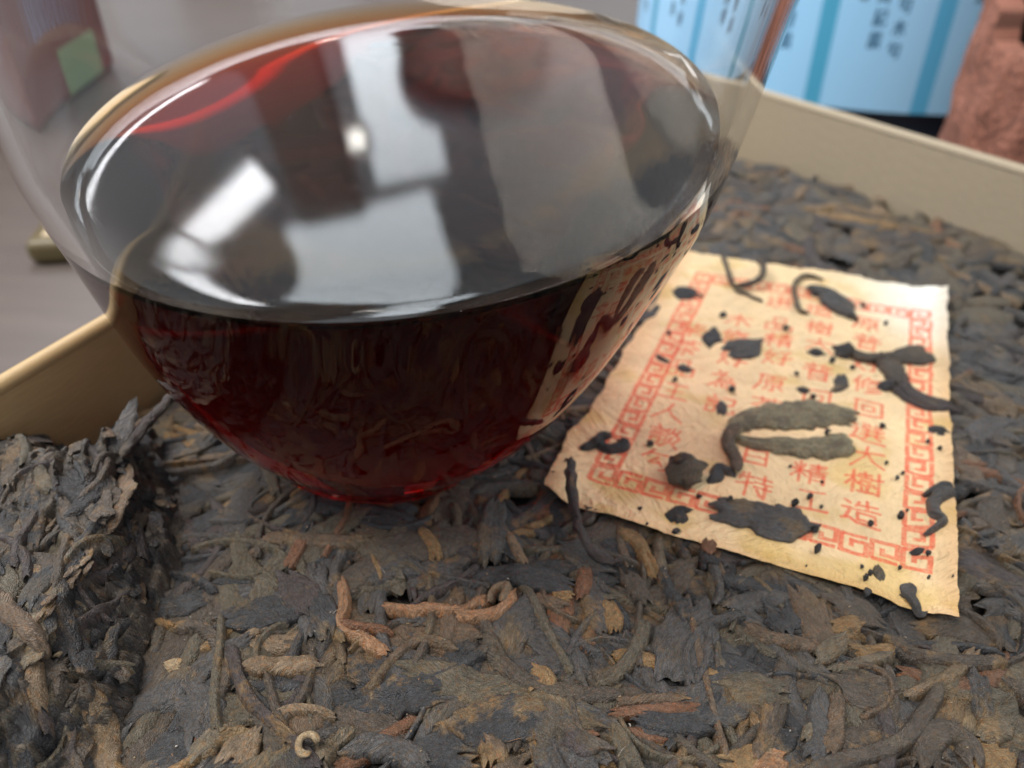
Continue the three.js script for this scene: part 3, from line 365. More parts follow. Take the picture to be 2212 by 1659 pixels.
// ------------------------------------------------------------------ loose leaves and crumbs on the paper
const lie = (pts, th, lift) => pts.map((p, k) => { const [x, z] = g(p[0], p[1], 0.9); return [x, onTop(x, z) + th * 0.42 + (lift ? (Array.isArray(lift) ? lift[k] : lift) : 0), z]; });
function piece(tone, w, th, o, p) { return o.kind ? pressed({ path: p.map((q) => g(q[0], q[1], 0.9)), w, th: th * 1.0, comp: 0, groove: 0.2, torn: 0.7, ragged: 0.28, tone: TONE[tone], res: 0.25, ...o }) : swept({ path: lie(p, th, o.lift), w, th, tone: TONE[tone], res: 0.3, ...o }); }
function chip(d) { const q = buf(d).toNonIndexed(); q.computeVertexNormals(); return q; }
function loose(name, label, category, pieces, group) {
  const [x0, z0] = g(pieces[0][5][0][0], pieces[0][5][0][1], 0.9), y0 = onTop(x0, z0);
  if (pieces.length === 1 && !pieces[0][0]) { const [, tone, w, th, o, p] = pieces[0]; const m = mesh(name, mm((name === 'crumb' ? chip : buf)(piece(tone, w, th, o, p)), x0, y0, z0), teaMat); m.position.set(x0 * MM, y0 * MM, z0 * MM); return tag(m, label, category, group); }
  const t = thing(name, x0, y0, z0, label, category, group);
  for (const [nm, tone, w, th, o, p] of pieces) mesh(nm, mm(buf(piece(tone, w, th, o, p)), x0, y0, z0), teaMat, t);
  return t;
}
const Z4 = (a) => a.map(([x, y]) => [1426.4 + 0.2976 * x, 548.6 + 0.2976 * y]), Z5 = (a) => a.map(([x, y]) => [1152 + 0.2976 * x, 932.6 + 0.2976 * y]), Z6 = (a) => a.map(([x, y]) => [1645.8 + 0.2645 * x, 932.6 + 0.2645 * y]);
loose('tea_sprig', 'large olive-brown tea sprig with two leaves and a bent stalk, on the paper', 'tea leaf', [
  ['leaf', 'sage', 6.6, 0.70, { kind: 'flat', ends: 0.16, taper: [0.4, 1.1, 0.9], dust: -0.05, dustMax: 0.6, lift: 0.25 }, Z4([[520, 1270], [620, 1190], [760, 1160], [950, 1150], [1150, 1140], [1300, 1160], [1410, 1180]])],
  ['leaf', 'sage', 4.8, 0.63, { kind: 'flat', ends: 0.14, taper: [0.35, 0.9, 1.2], dust: 0.05, lift: 0.2 }, Z4([[530, 1310], [650, 1340], [800, 1360], [1000, 1375], [1200, 1375], [1370, 1350]])],
  ['stalk', 'brown', 2.0, 1.1, { lift: 0.3, dust: 0 }, Z4([[560, 1260], [505, 1310], [500, 1380], [540, 1460], [555, 1540], [545, 1590]])],
  ['stalk_end', 'ink', 2.2, 0.84, { kind: 'flat', blunt: 3 }, Z4([[545, 1590], [470, 1560], [430, 1540], [400, 1610], [350, 1645]])]]);
loose('loose_leaf', 'broad dark grey-green tea leaf lying across the lower key border', 'tea leaf', [['', 'slate', 6.21, 0.44, { kind: 'flat', ends: 0.2, taper: [0.75, 1, 0.95], blunt: 10, crease: -0.3, rough: 0.3, dust: -0.2, lift: 0.5, sides: 18 }, Z5([[1320, 545], [1480, 570], [1620, 600], [1780, 640], [1900, 630], [1975, 600]])]]);
loose('loose_leaf', 'pointed slate-grey leaf chip left of centre on the paper, tip to the upper right', 'tea leaf', [['', 'slate', 5.98, 0.35, { kind: 'flat', taper: [1, 0.85, 0.1], blunt: 10, rough: 0.12, dust: -0.4, crease: -0.15, lift: 0.2 }, Z4([[495, 690], [590, 665], [680, 635], [745, 605]])]]);
loose('forked_leaf', 'forked dark brown leaf crossing the right border of the paper onto the cake', 'tea leaf', [
  ['leaf', 'umber', 5.2, 0.63, { kind: 'flat', ends: 0.2, taper: [0.45, 0.55, 1.3], blunt: 12, crease: -0.3, lift: 0.6, rag: 0.4, sides: 18 }, Z4([[1380, 700], [1480, 735], [1600, 740], [1720, 730], [1820, 720], [1935, 715]])], ['leaf_knot', 'black', 3.6, 0.98, { kind: 'flat', blunt: 3 }, Z4([[1265, 670], [1330, 690], [1400, 700]])],
  ['leaf', 'umber', 4.2, 0.63, { kind: 'flat', taper: [1.2, 0.9, 0.7], crease: -0.25, lift: 0.5 }, Z4([[1640, 740], [1690, 820], [1740, 900], [1770, 950]])], ['tail', 'dusk', 4.4, 0.91, { kind: 'strip', taper: [1.1, 0.9, 0.45], lift: 0.1 }, Z4([[1735, 940], [1850, 1000], [2010, 1055], [2210, 1075]])]]);
loose('curly_stem', 'thin curly stem hooked over the far top edge of the paper', 'tea stem', [
  ['stem', 'umber', 1.0, 0.9, { lift: [1.6, 0.6, 0.1] }, Z4([[430, 10], [490, 130], [530, 225]])], ['stem', 'umber', 1.25, 1.1, { lift: [0.1, 0.4, 1.0, 1.4, 1.4] }, Z4([[520, 228], [620, 228], [720, 205], [735, 130], [690, 85]])], ['stem', 'umber', 0.7, 0.6, { lift: 0.1 }, Z4([[535, 240], [640, 280], [745, 330]])]]);
loose('looped_leaf', 'dark grey leaf with a thin looped stalk near the far top of the paper', 'tea leaf', [
  ['stalk', 'drab', 0.9, 0.9, { lift: 0.1 }, Z4([[1190, 190], [1060, 160], [975, 220], [985, 320], [1020, 410], [1085, 430]])], ['leaf', 'slate', 5, 0.63, { kind: 'flat', taper: [0.9, 1.15, 0.3], blunt: 10, crease: -0.25, lift: 0.6, dust: -0.4 }, Z4([[1070, 260], [1180, 265], [1280, 340], [1350, 420], [1415, 480]])]]);
loose('curled_leaf', 'wavy black curled leaf lying over the right edge of the paper', 'tea leaf', [
  ['leaf', 'ink', 2.1, 0.91, { kind: 'flat', taper: [0.5, 0.9, 1.1], lift: 0.1 }, Z6([[1325, 500], [1410, 480], [1500, 445], [1580, 470]])], ['leaf', 'slate', 2.0, 0.77, { kind: 'flat', taper: [1.1, 0.9, 0.55], lift: 0.1 }, Z6([[1570, 500], [1480, 510], [1400, 570], [1420, 680], [1470, 740], [1335, 830]])]]);
loose('twig', 'bent black twig leaning from the lower left of the paper down onto the cake', 'tea twig', [
  ['twig', 'dusk', 1.3, 1.2, { rough: 0.6, rag: 0.4, lift: [1.8, 2.4, 2.6, 2.0, 1.1, 0.5, 0.4, 0.3], taper: [0.95, 1, 0.6], dust: -0.4 }, Z5([[268, 310], [265, 400], [268, 480], [300, 620], [340, 780], [420, 900], [540, 960], [650, 930]])], ['twig_fork', 'dusk', 0.9, 0.8, { lift: [1.9, 1.9] }, Z5([[280, 330], [330, 335], [370, 350]])]]);
loose('bud', 'lumpy brown bud lying on the lower border beside the large sprig', 'tea bud', [['bud', 'olive', 5, 3.0, { blunt: 2.2, rough: 0.5, dust: -0.1 }, Z5([[1095, 220], [1095, 300], [1090, 420]])], ['bud_scale', 'black', 2.4, 2.4, { blunt: 3, lift: 0.9 }, Z5([[1010, 300], [1060, 290], [1120, 240]])]]);
loose('curled_chip', 'black curled leaf chip on the left border of the paper', 'leaf chip', [['leaf', 'black', 2.0, 0.9, { kind: 'strip', rough: 0.4, dust: -0.5 }, Z5([[560, -10], [490, 20], [490, 80], [560, 115], [660, 90], [640, 30]])], ['leaf', 'black', 1.6, 0.63, { kind: 'flat', dust: -0.5 }, Z5([[480, 60], [420, 85], [345, 120]])]]);
loose('leaf_chip', 'flat black leaf chip in the upper left corner of the paper', 'leaf chip', [['', 'black', 5.29, 0.39, { kind: 'flat', blunt: 10, dust: -0.6, rag: 0.4 }, Z4([[110, 235], [180, 245], [255, 265]])]]);
loose('leaf_chip', 'dark diamond-shaped leaf chip left of the pointed grey chip', 'leaf chip', [['', 'ink', 2.99, 0.50, { kind: 'flat', taper: [0.4, 1.2, 0.3], dust: -0.6 }, Z4([[395, 510], [390, 560], [360, 620], [355, 670]])]]);
loose('leaf_chip', 'grey-green leaf chip above the right end of the large sprig', 'leaf chip', [['', 'slate', 2.64, 0.50, { kind: 'flat', taper: [0.5, 0.9, 1], dust: -0.3 }, Z4([[1250, 980], [1310, 940], [1325, 850]])]]);
loose('leaf_chip', 'small black leaf chip left of the forked leaf', 'leaf chip', [['', 'black', 2.64, 0.55, { kind: 'flat', blunt: 3, dust: -0.6 }, Z4([[1090, 690], [1135, 700], [1185, 715]])]]);
loose('leaf_chip', 'short black chip just above the large sprig, slanting', 'leaf chip', [['', 'black', 1.95, 0.44, { kind: 'flat', dust: -0.6 }, Z4([[1005, 945], [1040, 960], [1085, 980]])]]);
loose('leaf_chip', 'upright dark chip above the bend of the large sprig', 'leaf chip', [['', 'slate', 1.72, 0.44, { kind: 'flat', dust: -0.5 }, Z4([[455, 1040], [452, 1090], [445, 1135]])]]);
loose('leaf_chip', 'small dark chip beside the character nearest the left border', 'leaf chip', [['', 'ink', 2.42, 0.44, { kind: 'flat', blunt: 3, dust: -0.5 }, Z4([[150, 770], [180, 800], [235, 805]])]]);
loose('leaf_chip', 'long thin black chip across the left border of the paper', 'leaf chip', [['', 'black', 1.49, 0.39, { kind: 'flat', taper: [0.4, 1, 0.8], dust: -0.6 }, Z4([[-30, 690], [20, 725], [75, 750]])]]);
loose('leaf_chip', 'black chip tucked against the forked leaf tail', 'leaf chip', [['', 'black', 2.42, 0.55, { kind: 'flat', blunt: 3, dust: -0.6 }, Z4([[1600, 950], [1640, 935], [1685, 915]])]]);
loose('leaf_chip', 'black chip on the bare right margin of the paper', 'leaf chip', [['', 'black', 2.99, 0.50, { kind: 'flat', blunt: 3, dust: -0.6 }, Z4([[1995, 1275], [2035, 1255], [2085, 1270]])]]);
loose('leaf_chip', 'grey elongated chip beside the cup on the upper left border', 'leaf chip', [['', 'slate', 2.53, 0.44, { kind: 'flat', taper: [0.6, 1, 0.8], dust: -0.5 }, [[1388, 685], [1405, 668], [1425, 650]]]]);
loose('leaf_chip', 'hooked black chip below the lower border of the paper', 'leaf chip', [['', 'black', 2.99, 0.55, { kind: 'flat', taper: [1.2, 0.9, 0.5], dust: -0.5 }, Z5([[1035, 655], [1045, 600], [1065, 560], [1145, 560]])]]);
loose('leaf_chip', 'dark flake wedged behind the twig at the lower edge of the paper', 'leaf chip', [['', 'umber', 3.33, 0.44, { kind: 'flat', taper: [0.8, 1.1, 0.3], dust: -0.3 }, Z5([[330, 575], [385, 590], [445, 570]])]]);
loose('leaf_chip', 'rusty brown chip standing on the lower edge of the paper', 'leaf chip', [['', 'rust', 2.30, 0.61, { kind: 'flat', blunt: 8, dust: -0.7 }, Z5([[1278, 780], [1280, 860]])]]);
loose('leaf_chip', 'dark brown chip on the cake just below the rusty chip', 'leaf chip', [['', 'black', 2.53, 0.55, { kind: 'flat', blunt: 8, dust: -0.5 }, Z5([[1280, 880], [1290, 960]])]]);
loose('small_twig', 'short slate twig in the lower right corner of the paper', 'tea twig', [['twig', 'slate', 1.5, 0.8, { taper: [1.5, 0.8, 0.7], lift: 0.1, dust: -0.4 }, Z6([[1215, 1200], [1215, 1300], [1265, 1380], [1310, 1430], [1360, 1425]])], ['splinter', 'slate', 0.4, 0.35, { taper: [0.2, 1, 1] }, Z6([[1140, 1285], [1175, 1300], [1210, 1305]])]]);
loose('leaf_chip', 'small olive chip below the lower right of the border', 'leaf chip', [['', 'olive', 1.38, 0.35, { kind: 'flat', }, Z6([[965, 1050], [975, 1110], [990, 1165]])]]);
loose('leaf_chip', 'black chip on the right end of the lower border', 'leaf chip', [['', 'black', 1.03, 0.35, { kind: 'flat', dust: -0.6 }, Z6([[1225, 960], [1280, 945], [1340, 930]])]]);
for (const [x, y, s] of [[395, 510, 1], [490, 595, 0.8], [430, 790, 1.5], [460, 935, 1.5], [890, 730, 1.2], [1140, 660, 1.5], [1360, 985, 0.9], [500, 375, 0.8], [820, 1080, 0.8], [850, 1180, 1.4], [890, 1125, 0.9], [862, 1300, 1.3], [1150, 330, 0.7], [1105, 375, 0.7], [270, 570, 1.6], [1020, 240, 0.7], [1455, 130, 0.8], [235, 250, 0.7], [1195, 615, 0.6], [1140, 1075, 0.7], [1375, 1160, 0.6], [1560, 1170, 0.5], [460, 1210, 0.5], [365, 1090, 0.4]])
  loose('crumb', 'tiny black tea crumb scattered on the lower right half of the paper', 'tea crumb', [['', 'black', s * 0.95, s * 0.7, { blunt: 2.4, rough: 1.1, rag: 0.8, dust: -0.6, res: 0.3, sides: 6 }, Z6([[x - s * 14, y - s * 5], [x, y], [x + s * 14, y + s * 9]])]], 'tea crumbs on the lower right of the paper');
for (const [x, y, s] of [[855, 70, 1.6], [770, 558, 0.7], [1028, 730, 1.1], [1200, 450, 1], [820, 685, 0.5], [130, 345, 0.9], [1520, 940, 1], [1430, 490, 1], [235, 245, 0.6]])
  loose('crumb', 'tiny black tea crumb scattered on the lower left half of the paper', 'tea crumb', [['', 'black', s * 0.95, s * 0.7, { blunt: 2.4, rough: 1.1, rag: 0.8, dust: -0.6, res: 0.3, sides: 6 }, Z5([[x - s * 13, y - s * 9], [x, y], [x + s * 10, y + s * 13]])]], 'tea crumbs on the lower left of the paper');
for (const [x, y, s] of [[1245, 765, 1.2], [1112, 1020, 1.2], [455, 425, 1.2], [300, 270, 0.9], [520, 960, 1.3], [1475, 345, 1.1], [990, 855, 0.9], [1615, 1225, 1.2], [1210, 1290, 1], [110, 880, 0.9], [1640, 490, 0.8], [1400, 800, 1.2], [2030, 1400, 0.9], [1950, 1340, 0.8], [910, 525, 1.2], [60, 550, 0.8]])
  loose('crumb', 'tiny dark tea crumb scattered on the far half of the paper', 'tea crumb', [['', 'ink', s * 1.1, s * 0.8, { blunt: 2.4, rough: 1.1, rag: 0.8, dust: -0.6, res: 0.3, sides: 6 }, Z4([[x - s * 14, y - s * 5], [x, y], [x + s * 14, y + s * 9]])]], 'tea crumbs on the far half of the paper');

// ------------------------------------------------------------------ broken chunk of the cake
{
  const right = [[345, 900], [360, 1000], [378, 1080], [392, 1190], [350, 1300], [300, 1400], [280, 1480], [268, 1560], [180, 1640], [60, 1720]].map((p) => g(p[0], p[1], 0.2)), far = [g(285, 862, 8.5), g(225, 925, 8), g(195, 985, 5.5), g(110, 925, 6), g(40, 960, 4.5), g(-60, 1010, 4)], poly = [...right, g(-400, 1760, 0), [far[5][0] - 8, far[5][1]], ...far.slice().reverse()];
  const sdist = (x, z) => { let d = 1e9, inside = false; for (let i = 0, j = poly.length - 1; i < poly.length; j = i++) { const [xi, zi] = poly[i], [xj, zj] = poly[j]; if ((zi > z) !== (zj > z) && x < (xj - xi) * (z - zi) / (zj - zi) + xi) inside = !inside; const ex = xj - xi, ez = zj - zi, t = clamp(((x - xi) * ex + (z - zi) * ez) / (ex * ex + ez * ez), 0, 1); d = Math.min(d, Math.hypot(x - xi - ex * t, z - zi - ez * t)); } return inside ? d : -d; };
  const PK = g(275, 925, 9), P3 = (a, b, y) => { const q = g(a, b, y); return [q[0], y, q[1]]; };
  const CA = Math.atan2(far[0][1] - right[5][1], far[0][0] - right[5][0]), ca = Math.cos(CA), sa = Math.sin(CA);
  const hash = (i, j, k) => { const v = Math.sin(i * 127.1 + j * 311.7 + k * 74.7) * 43758.5453; return v - Math.floor(v); };
  const plates = (x, z, along, across, k) => { // tilted flakes: every cell of a jittered grid has a height and slope of its own
    const u = (x * ca + z * sa) / along, v = (-x * sa + z * ca) / across; let d1 = 9, d2 = 9, h = 0; const iu = Math.floor(u), iv = Math.floor(v);
    for (let b = -1; b <= 1; b++) for (let a = -1; a <= 1; a++) { const cu = iu + a + hash(iu + a, iv + b, k), cv = iv + b + hash(iu + a, iv + b, k + 1), d = Math.hypot(u - cu, v - cv); if (d < d1) { d2 = d1; d1 = d; h = hash(iu + a, iv + b, k + 2) - 0.5 + (u - cu) * (hash(iu + a, iv + b, k + 3) - 0.5) * 0.8 + (v - cv) * (hash(iu + a, iv + b, k + 4) - 0.5) * 1.4; } else if (d < d2) d2 = d; }
    return h - 0.45 * sstep(0.12, 0, d2 - d1);
  };
  const lumpH = (x, z) => {
    const wx = x + 0.9 * noise(x / 2.5, z / 2.5, 9), wz = z + 0.9 * noise(x / 2.5, z / 2.5, 19), d = sdist(x, z) + 0.9 * noise(x / 2.2, z / 2.2, 5) + 0.5 * noise(x / 0.8, z / 0.8, 6); if (d < 0) return -1.5;
    const steps = 4.4, q = clamp(d / 6.5, 0, 1) * steps, st = (Math.floor(q) + sstep(0.3, 0.7, q - Math.floor(q))) / steps, back = sstep(-52, -74, z);
    let h = (8.2 + 2.2 * back) * lerp(q / steps, st, 0.85); h -= 0.16 * Math.max(0, d - 7); h += 4.2 * Math.exp(-((x - PK[0]) ** 2 + (z - PK[1]) ** 2) / 40) * sstep(0, 4, d);
    const m = sstep(0, 1.5, d); h += m * (1.7 * plates(wx, wz, 10, 2.6, 3) + 0.6 * plates(wx, wz, 4.5, 1.1, 11) + 0.2 * plates(wx, wz, 1.8, 0.5, 23)) + 0.7 * fbm(x / 6, z / 6, 2, 2) * m + 0.07 * noise(x / 0.4, z / 0.4, 3); return h;
  };
  const bx = [-92, -28], bz = [-104, -30], st = 0.24, nx = Math.ceil((bx[1] - bx[0]) / st), nz = Math.ceil((bz[1] - bz[0]) / st), O = [-55, -0.5, -66];
  const chunk = thing('broken_tea_chunk', O[0], O[1], O[2], 'rough flaky chunk broken off the cake, lying on its left front corner', 'tea chunk');
  const pos = [], col = [], uv = [], idx = [], id = new Int32Array((nx + 1) * (nz + 1)).fill(-1), hh = new Float32Array(id.length);
  for (let j = 0; j <= nz; j++) for (let i = 0; i <= nx; i++) hh[j * (nx + 1) + i] = lumpH(bx[0] + i * st, bz[0] + j * st);
  for (let j = 0; j <= nz; j++) for (let i = 0; i <= nx; i++) {
    const k = j * (nx + 1) + i; let keep = false; for (let b = -1; b <= 1 && !keep; b++) for (let a = -1; a <= 1; a++) { const q = (j + b) * (nx + 1) + i + a; if (i + a >= 0 && i + a <= nx && j + b >= 0 && j + b <= nz && hh[q] > -1) keep = true; }
    if (!keep) continue; const x = bx[0] + i * st, z = bz[0] + j * st, h = hh[k]; id[k] = pos.length / 3;
    pos.push(x + 0.35 * noise(x, h, z), h, z + 0.35 * noise(z, x, h)); uv.push(x / 13 + h / 20, z / 13);
    const c = mix3(mix3(TONE.black, TONE.umber, sstep(-0.4, 0.4, noise(x / 3, z / 3, 1))), TONE.drab, sstep(0.1, 0.6, fbm(x / 1.6, z / 1.6, 7, 3)) * 0.55), br = 0.92 + 0.4 * noise(x / 0.7, z / 0.7, h); col.push(c[0] * br, c[1] * br, c[2] * br);
  }
  for (let j = 0; j < nz; j++) for (let i = 0; i < nx; i++) { const a = id[j * (nx + 1) + i], b = id[j * (nx + 1) + i + 1], c = id[(j + 1) * (nx + 1) + i], d = id[(j + 1) * (nx + 1) + i + 1]; if (a >= 0 && b >= 0 && c >= 0) idx.push(a, c, b); if (b >= 0 && c >= 0 && d >= 0) idx.push(b, c, d); }
  mesh('chunk_body', mm(buf({ pos, col, uv, idx }), ...O), teaMat, chunk);
  const slope = (x, z) => [-(lumpH(x + 0.8, z) - lumpH(x - 0.8, z)) / 1.6, 1, -(lumpH(x, z + 0.8) - lumpH(x, z - 0.8)) / 1.6];
  for (let jz = 0; jz < HNZ; jz++) for (let ix = 0; ix < HNX; ix++) { const x = HX0 + ix * HC, z = HZ0 + jz * HC; if (x < bx[0] || x > bx[1] || z < bz[0] || z > bz[1]) continue; const h = lumpH(x, z); if (h > -1) HM[jz * HNX + ix] = Math.max(HM[jz * HNX + ix], h); }
  const crest = Math.atan2(far[0][1] - right[5][1], far[0][0] - right[5][0]);
  let made = 0;
  for (let k = 0; k < 4000 && made < 140; k++) {
    const x = rr(-80, -30), z = rr(-100, -33), d = sdist(x, z); if (d < 2.2 || x < 0.6 * z - 30) continue; made++; const fl = rnd() < 0.55;
    mesh('tea_leaf', mm(buf(pressed({ path: wander(x, z, crest + rr(-0.4, 0.4) + (rnd() < 0.5 ? Math.PI : 0), rr(3.5, 10), 1.2), w: fl ? rr(1.4, 3.6) : rr(0.5, 1.3), th: fl ? rr(0.15, 0.35) : rr(0.3, 0.5), lift: -0.05, kind: fl ? 'flat' : 'strip', comp: 0, tone: TONE[rnd() < 0.12 ? pick(['tan', 'brown', 'drab']) : pick(['umber', 'umber', 'ink', 'black', 'olive', 'black', 'dusk'])], dustMax: 0.5, res: 0.3 })), ...O), teaMat, chunk);
  }
  made = 0;
  for (let k = 0; k < 4000 && made < 90; k++) {
    const x = rr(-80, -30), z = rr(-100, -36), d = sdist(x, z); if (d < 0.4 || d > 6.5 || x < 0.6 * z - 30) continue; made++;
    const n = slope(x, z), m = [clamp(n[0], -0.5, 0.5) + rr(-0.25, 0.25), 1, clamp(n[2], -0.5, 0.5) + rr(-0.25, 0.25)], a = crest + rr(-0.3, 0.3), L = rr(2.5, 7.5), y = lumpH(x, z), dx = Math.cos(a), dz = Math.sin(a), dy = -(m[0] * dx + m[2] * dz) * 0.6;
    const pth = [-0.5, -0.17, 0.17, 0.5].map((q) => [x + dx * L * q + rr(-0.25, 0.25), y + 0.05 + dy * L * q + rr(-0.15, 0.15), z + dz * L * q + rr(-0.25, 0.25)]);
    mesh('tea_flake', mm(buf(swept({ path: pth, up: m, w: rr(0.9, 2.4), th: rr(0.2, 0.5), rough: 0.4, rag: 0.6, blunt: rr(8, 14), jag: 0.7, twist: rr(-0.4, 0.4), tone: TONE[rnd() < 0.08 ? pick(['tan', 'brown']) : pick(['umber', 'ink', 'slate', 'black', 'black', 'dusk'])], res: 0.35, sides: 10, dust: -0.15 })), ...O), teaMat, chunk);
  }
  const at = (p, e = 0.4) => { let t = 0; const d = sight(...p); for (t = 40; t < 260; t += 0.15) { const x = t * d[0], y = EYE + t * d[1], z = t * d[2]; if (y <= Math.max(lumpH(x, z), -1) + e) return [x, y, z]; } return [0, 0, -60]; };
  const flake = (name, tone, w, th, pts, o = {}) => mesh(name, mm(buf(swept({ path: pts.map((p) => p.length === 3 ? P3(...p) : at(p, o.e)), w, th, tone: TONE[tone], res: 0.3, rough: 0.3, ...o })), ...O), teaMat, chunk);
  flake('tea_stem', 'brown', 1.9, 1.7, [[-30, 1270], [20, 1325], [70, 1370], [105, 1425]], { e: 0.9, dust: -0.4 }).userData.label = 'smooth brown stem across the chunk';
  flake('tea_leaf', 'brown', 4.4, 0.7, [[275, 1010], [262, 1060], [240, 1110], [225, 1160]], { taper: [0.5, 1.1, 0.5], e: 0.6, up: [-0.3, 1, 0.5] }).userData.label = 'pale brown ragged leaf on the crest of the chunk';
  for (let k = 0; k < 26; k++) { const t = rnd(), x = lerp(205, 95, t) + rr(-20, 20) * (1 - t * 0.7), y = lerp(1195, 1325, t) + rr(-18, 18) * (1 - t * 0.7); flake('bud_scale', pick(['brown', 'ochre', 'tan', 'brown']), rr(0.5, 1.0), 0.25, [[x, y], [x - rr(6, 14), y + rr(8, 16)], [x - rr(14, 26), y + rr(20, 34)]], { e: rr(0.5, 1.2), dust: -0.3, sides: 8 }); }
  flake('tea_stem', 'dusk', 1.4, 1.4, [[262, 990, 9.5], [300, 935, 9.6], [345, 885, 9.4], [392, 838, 9]], {});
  flake('tea_leaf', 'slate', 3, 1, [[235, 1000, 9], [265, 930, 10.5], [292, 860, 11]], { taper: [1.1, 0.9, 0.3], up: [0.2, 0.6, 0.8] });
  flake('tea_leaf', 'tan', 1.6, 0.5, [[58, 1225], [90, 1240], [105, 1238]], { e: 0.5, dust: -0.5 }); flake('tea_leaf', 'straw', 0.8, 0.4, [[120, 1418], [132, 1410]], { e: 0.5, dust: -0.7 });
  flake('tea_leaf', 'drab', 3.2, 0.6, [[60, 1330], [65, 1400], [55, 1440]], { e: 0.5 });
}

// ------------------------------------------------------------------ glass cup and tea
const CUPC = V3(-14.8, 41.0, -90.43), AX = V3(Math.sin(0.103), 1, Math.sin(-0.143)).normalize();
const PD = [-92, -60, -36, -20.5, 0, 10.2, 20.5, 28.7, 34.8, 38.6, 40.4, 41], PR = [49.5, 46.8, 43.9, 41.5, 37.83, 33.7, 29.1, 24.0, 18.6, 13, 7, 0];
function profR(d) { // smooth monotone curve through the measured radii
  const n = PD.length, h = [], de = []; for (let i = 0; i < n - 1; i++) { h.push(PD[i + 1] - PD[i]); de.push((PR[i + 1] - PR[i]) / h[i]); }
  const m = de.map((x, i) => i ? (de[i - 1] * x > 0 ? 2 / (1 / de[i - 1] + 1 / x) : 0) : x); m.push(de[n - 2] * 2);
  let k = 0; while (k < n - 2 && d > PD[k + 1]) k++; const t = clamp((d - PD[k]) / h[k], 0, 1);
  return (1 + 2 * t) * (1 - t) ** 2 * PR[k] + t * (1 - t) ** 2 * h[k] * m[k] + t * t * (3 - 2 * t) * PR[k + 1] + t * t * (t - 1) * h[k] * m[k + 1];
}
// outer and inner outline (radius, depth below CUPC), from the middle of the base upwards
const outline = []; { const raw = []; for (let k = 0; k <= 300; k++) { const a = k / 300; const d = 41 - (1 - Math.cos(a * Math.PI / 2)) * 133; raw.push([profR(d), d]); } raw[0][0] = 0; outline.push(...raw); }
function offset(o, t0) { const thick = (p) => t0 + 0.4 * Math.exp(-((p[0] / 15) ** 2)); return o.map((p, i) => { const a = o[Math.max(0, i - 1)], b = o[Math.min(o.length - 1, i + 1)], dx = b[0] - a[0], dy = b[1] - a[1], l = Math.hypot(dx, dy) || 1; let nx = dy / l, ny = -dx / l; const t = thick(p); return i === 0 ? [0, p[1] - t] : [Math.max(0, p[0] + nx * t), p[1] + ny * t]; }); }
const skin = [[0, 37.6], [6, 37.6], [12.6, 37.65], [12.7, 37.9], [13.2, 38.6], [13.9, 39.05], [14.6, 38.85], [15.1, 38.1], [15.5, 37.15], ...outline.filter(([r]) => r > 16.1)];   // outside, with a slight foot
const WALL = 1.6, flatBase = (o, t) => offset(o, t).map(([r, d]) => [r, d < 31 ? d : 35.7 - 0.3 * Math.log(1 + Math.exp((35.7 - d) / 0.3))]), innerLine = flatBase(outline, WALL), bodyLine = flatBase(outline, WALL + 0.03);
const CK2 = 1.041, cupAt = [CUPC.x * CK2, EYE + (CUPC.y - EYE) * CK2, CUPC.z * CK2];
const cupRot = new THREE.Quaternion().setFromUnitVectors(V3(0, 1, 0), AX), cupInv = cupRot.clone().invert();
// the level of the tea in the cup's own axes, and the height it creeps up the glass
const LN = V3(Math.sin(-0.038), 1, Math.sin(0.162)).normalize().applyQuaternion(cupInv), LEVEL0 = 1.68, MH = 2.4, ML = 1.8, NA = 220;
const level = (x, z) => LEVEL0 - (LN.x * x + LN.z * z) / LN.y;
const onLine = (line, m) => { const i = Math.min(Math.floor(m), line.length - 2), w = m - i; return [lerp(line[i][0], line[i + 1][0], w), lerp(line[i][1], line[i + 1][1], w)]; };
const dirA = (a) => [Math.sin(a / NA * 2 * Math.PI), Math.cos(a / NA * 2 * Math.PI)];
function contact(line, a, drop) { const [c, s] = dirA(a); let lo = 0, hi = line.length - 1; for (let k = 0; k < 40; k++) { const m = (lo + hi) / 2, [r, d] = onLine(line, m); if (-d > level(r * c, r * s) + MH - drop) hi = m; else lo = m; } return lo; }
{
  // one skin: outside from the base up, over the rim, and down the inside as far as the tea
  const pos = [], idx = [], top = outline[outline.length - 1], it = innerLine[innerLine.length - 1], NI = 120; let rows = 0;
  for (let a = 0; a < NA; a++) {
    const [c, s] = dirA(a), row = skin.slice(1).map(([r, d]) => [r, -d]);
    for (let k = 1; k < 8; k++) { const t = k / 8 * Math.PI, cx = (top[0] + it[0]) / 2, R = (top[0] - it[0]) / 2; row.push([cx + R * Math.cos(t), -top[1] + R * Math.sin(t)]); }
    const lo = contact(innerLine, a, 0.02), N1 = innerLine.length - 1; for (let k = 0; k <= NI; k++) { const [r, d] = onLine(innerLine, lerp(N1, lo, k / NI)); row.push([r, -d]); }
    rows = row.length; for (const [r, y] of row) pos.push(r * c, y, r * s);
  }
  const base = pos.length / 3; pos.push(0, -skin[0][1], 0); const id = (a, k) => (a % NA) * rows + k;
  for (let a = 0; a < NA; a++) { idx.push(base, id(a + 1, 0), id(a, 0)); for (let k = 0; k < rows - 1; k++) idx.push(id(a, k), id(a + 1, k), id(a, k + 1), id(a, k + 1), id(a + 1, k), id(a + 1, k + 1)); }
  const cup = thing('glass_tea_cup', ...cupAt, 'clear glass cup with a rounded base standing on the tea cake', 'cup'); cup.quaternion.copy(cupRot); cup.scale.setScalar(CK2);
  mesh('glass_bowl', mm(buf({ pos, idx })), new THREE.MeshPhysicalMaterial({ color: 0xffffff, transmission: 1, thickness: 0.0016, ior: 1.37, roughness: 0 }), cup);
}
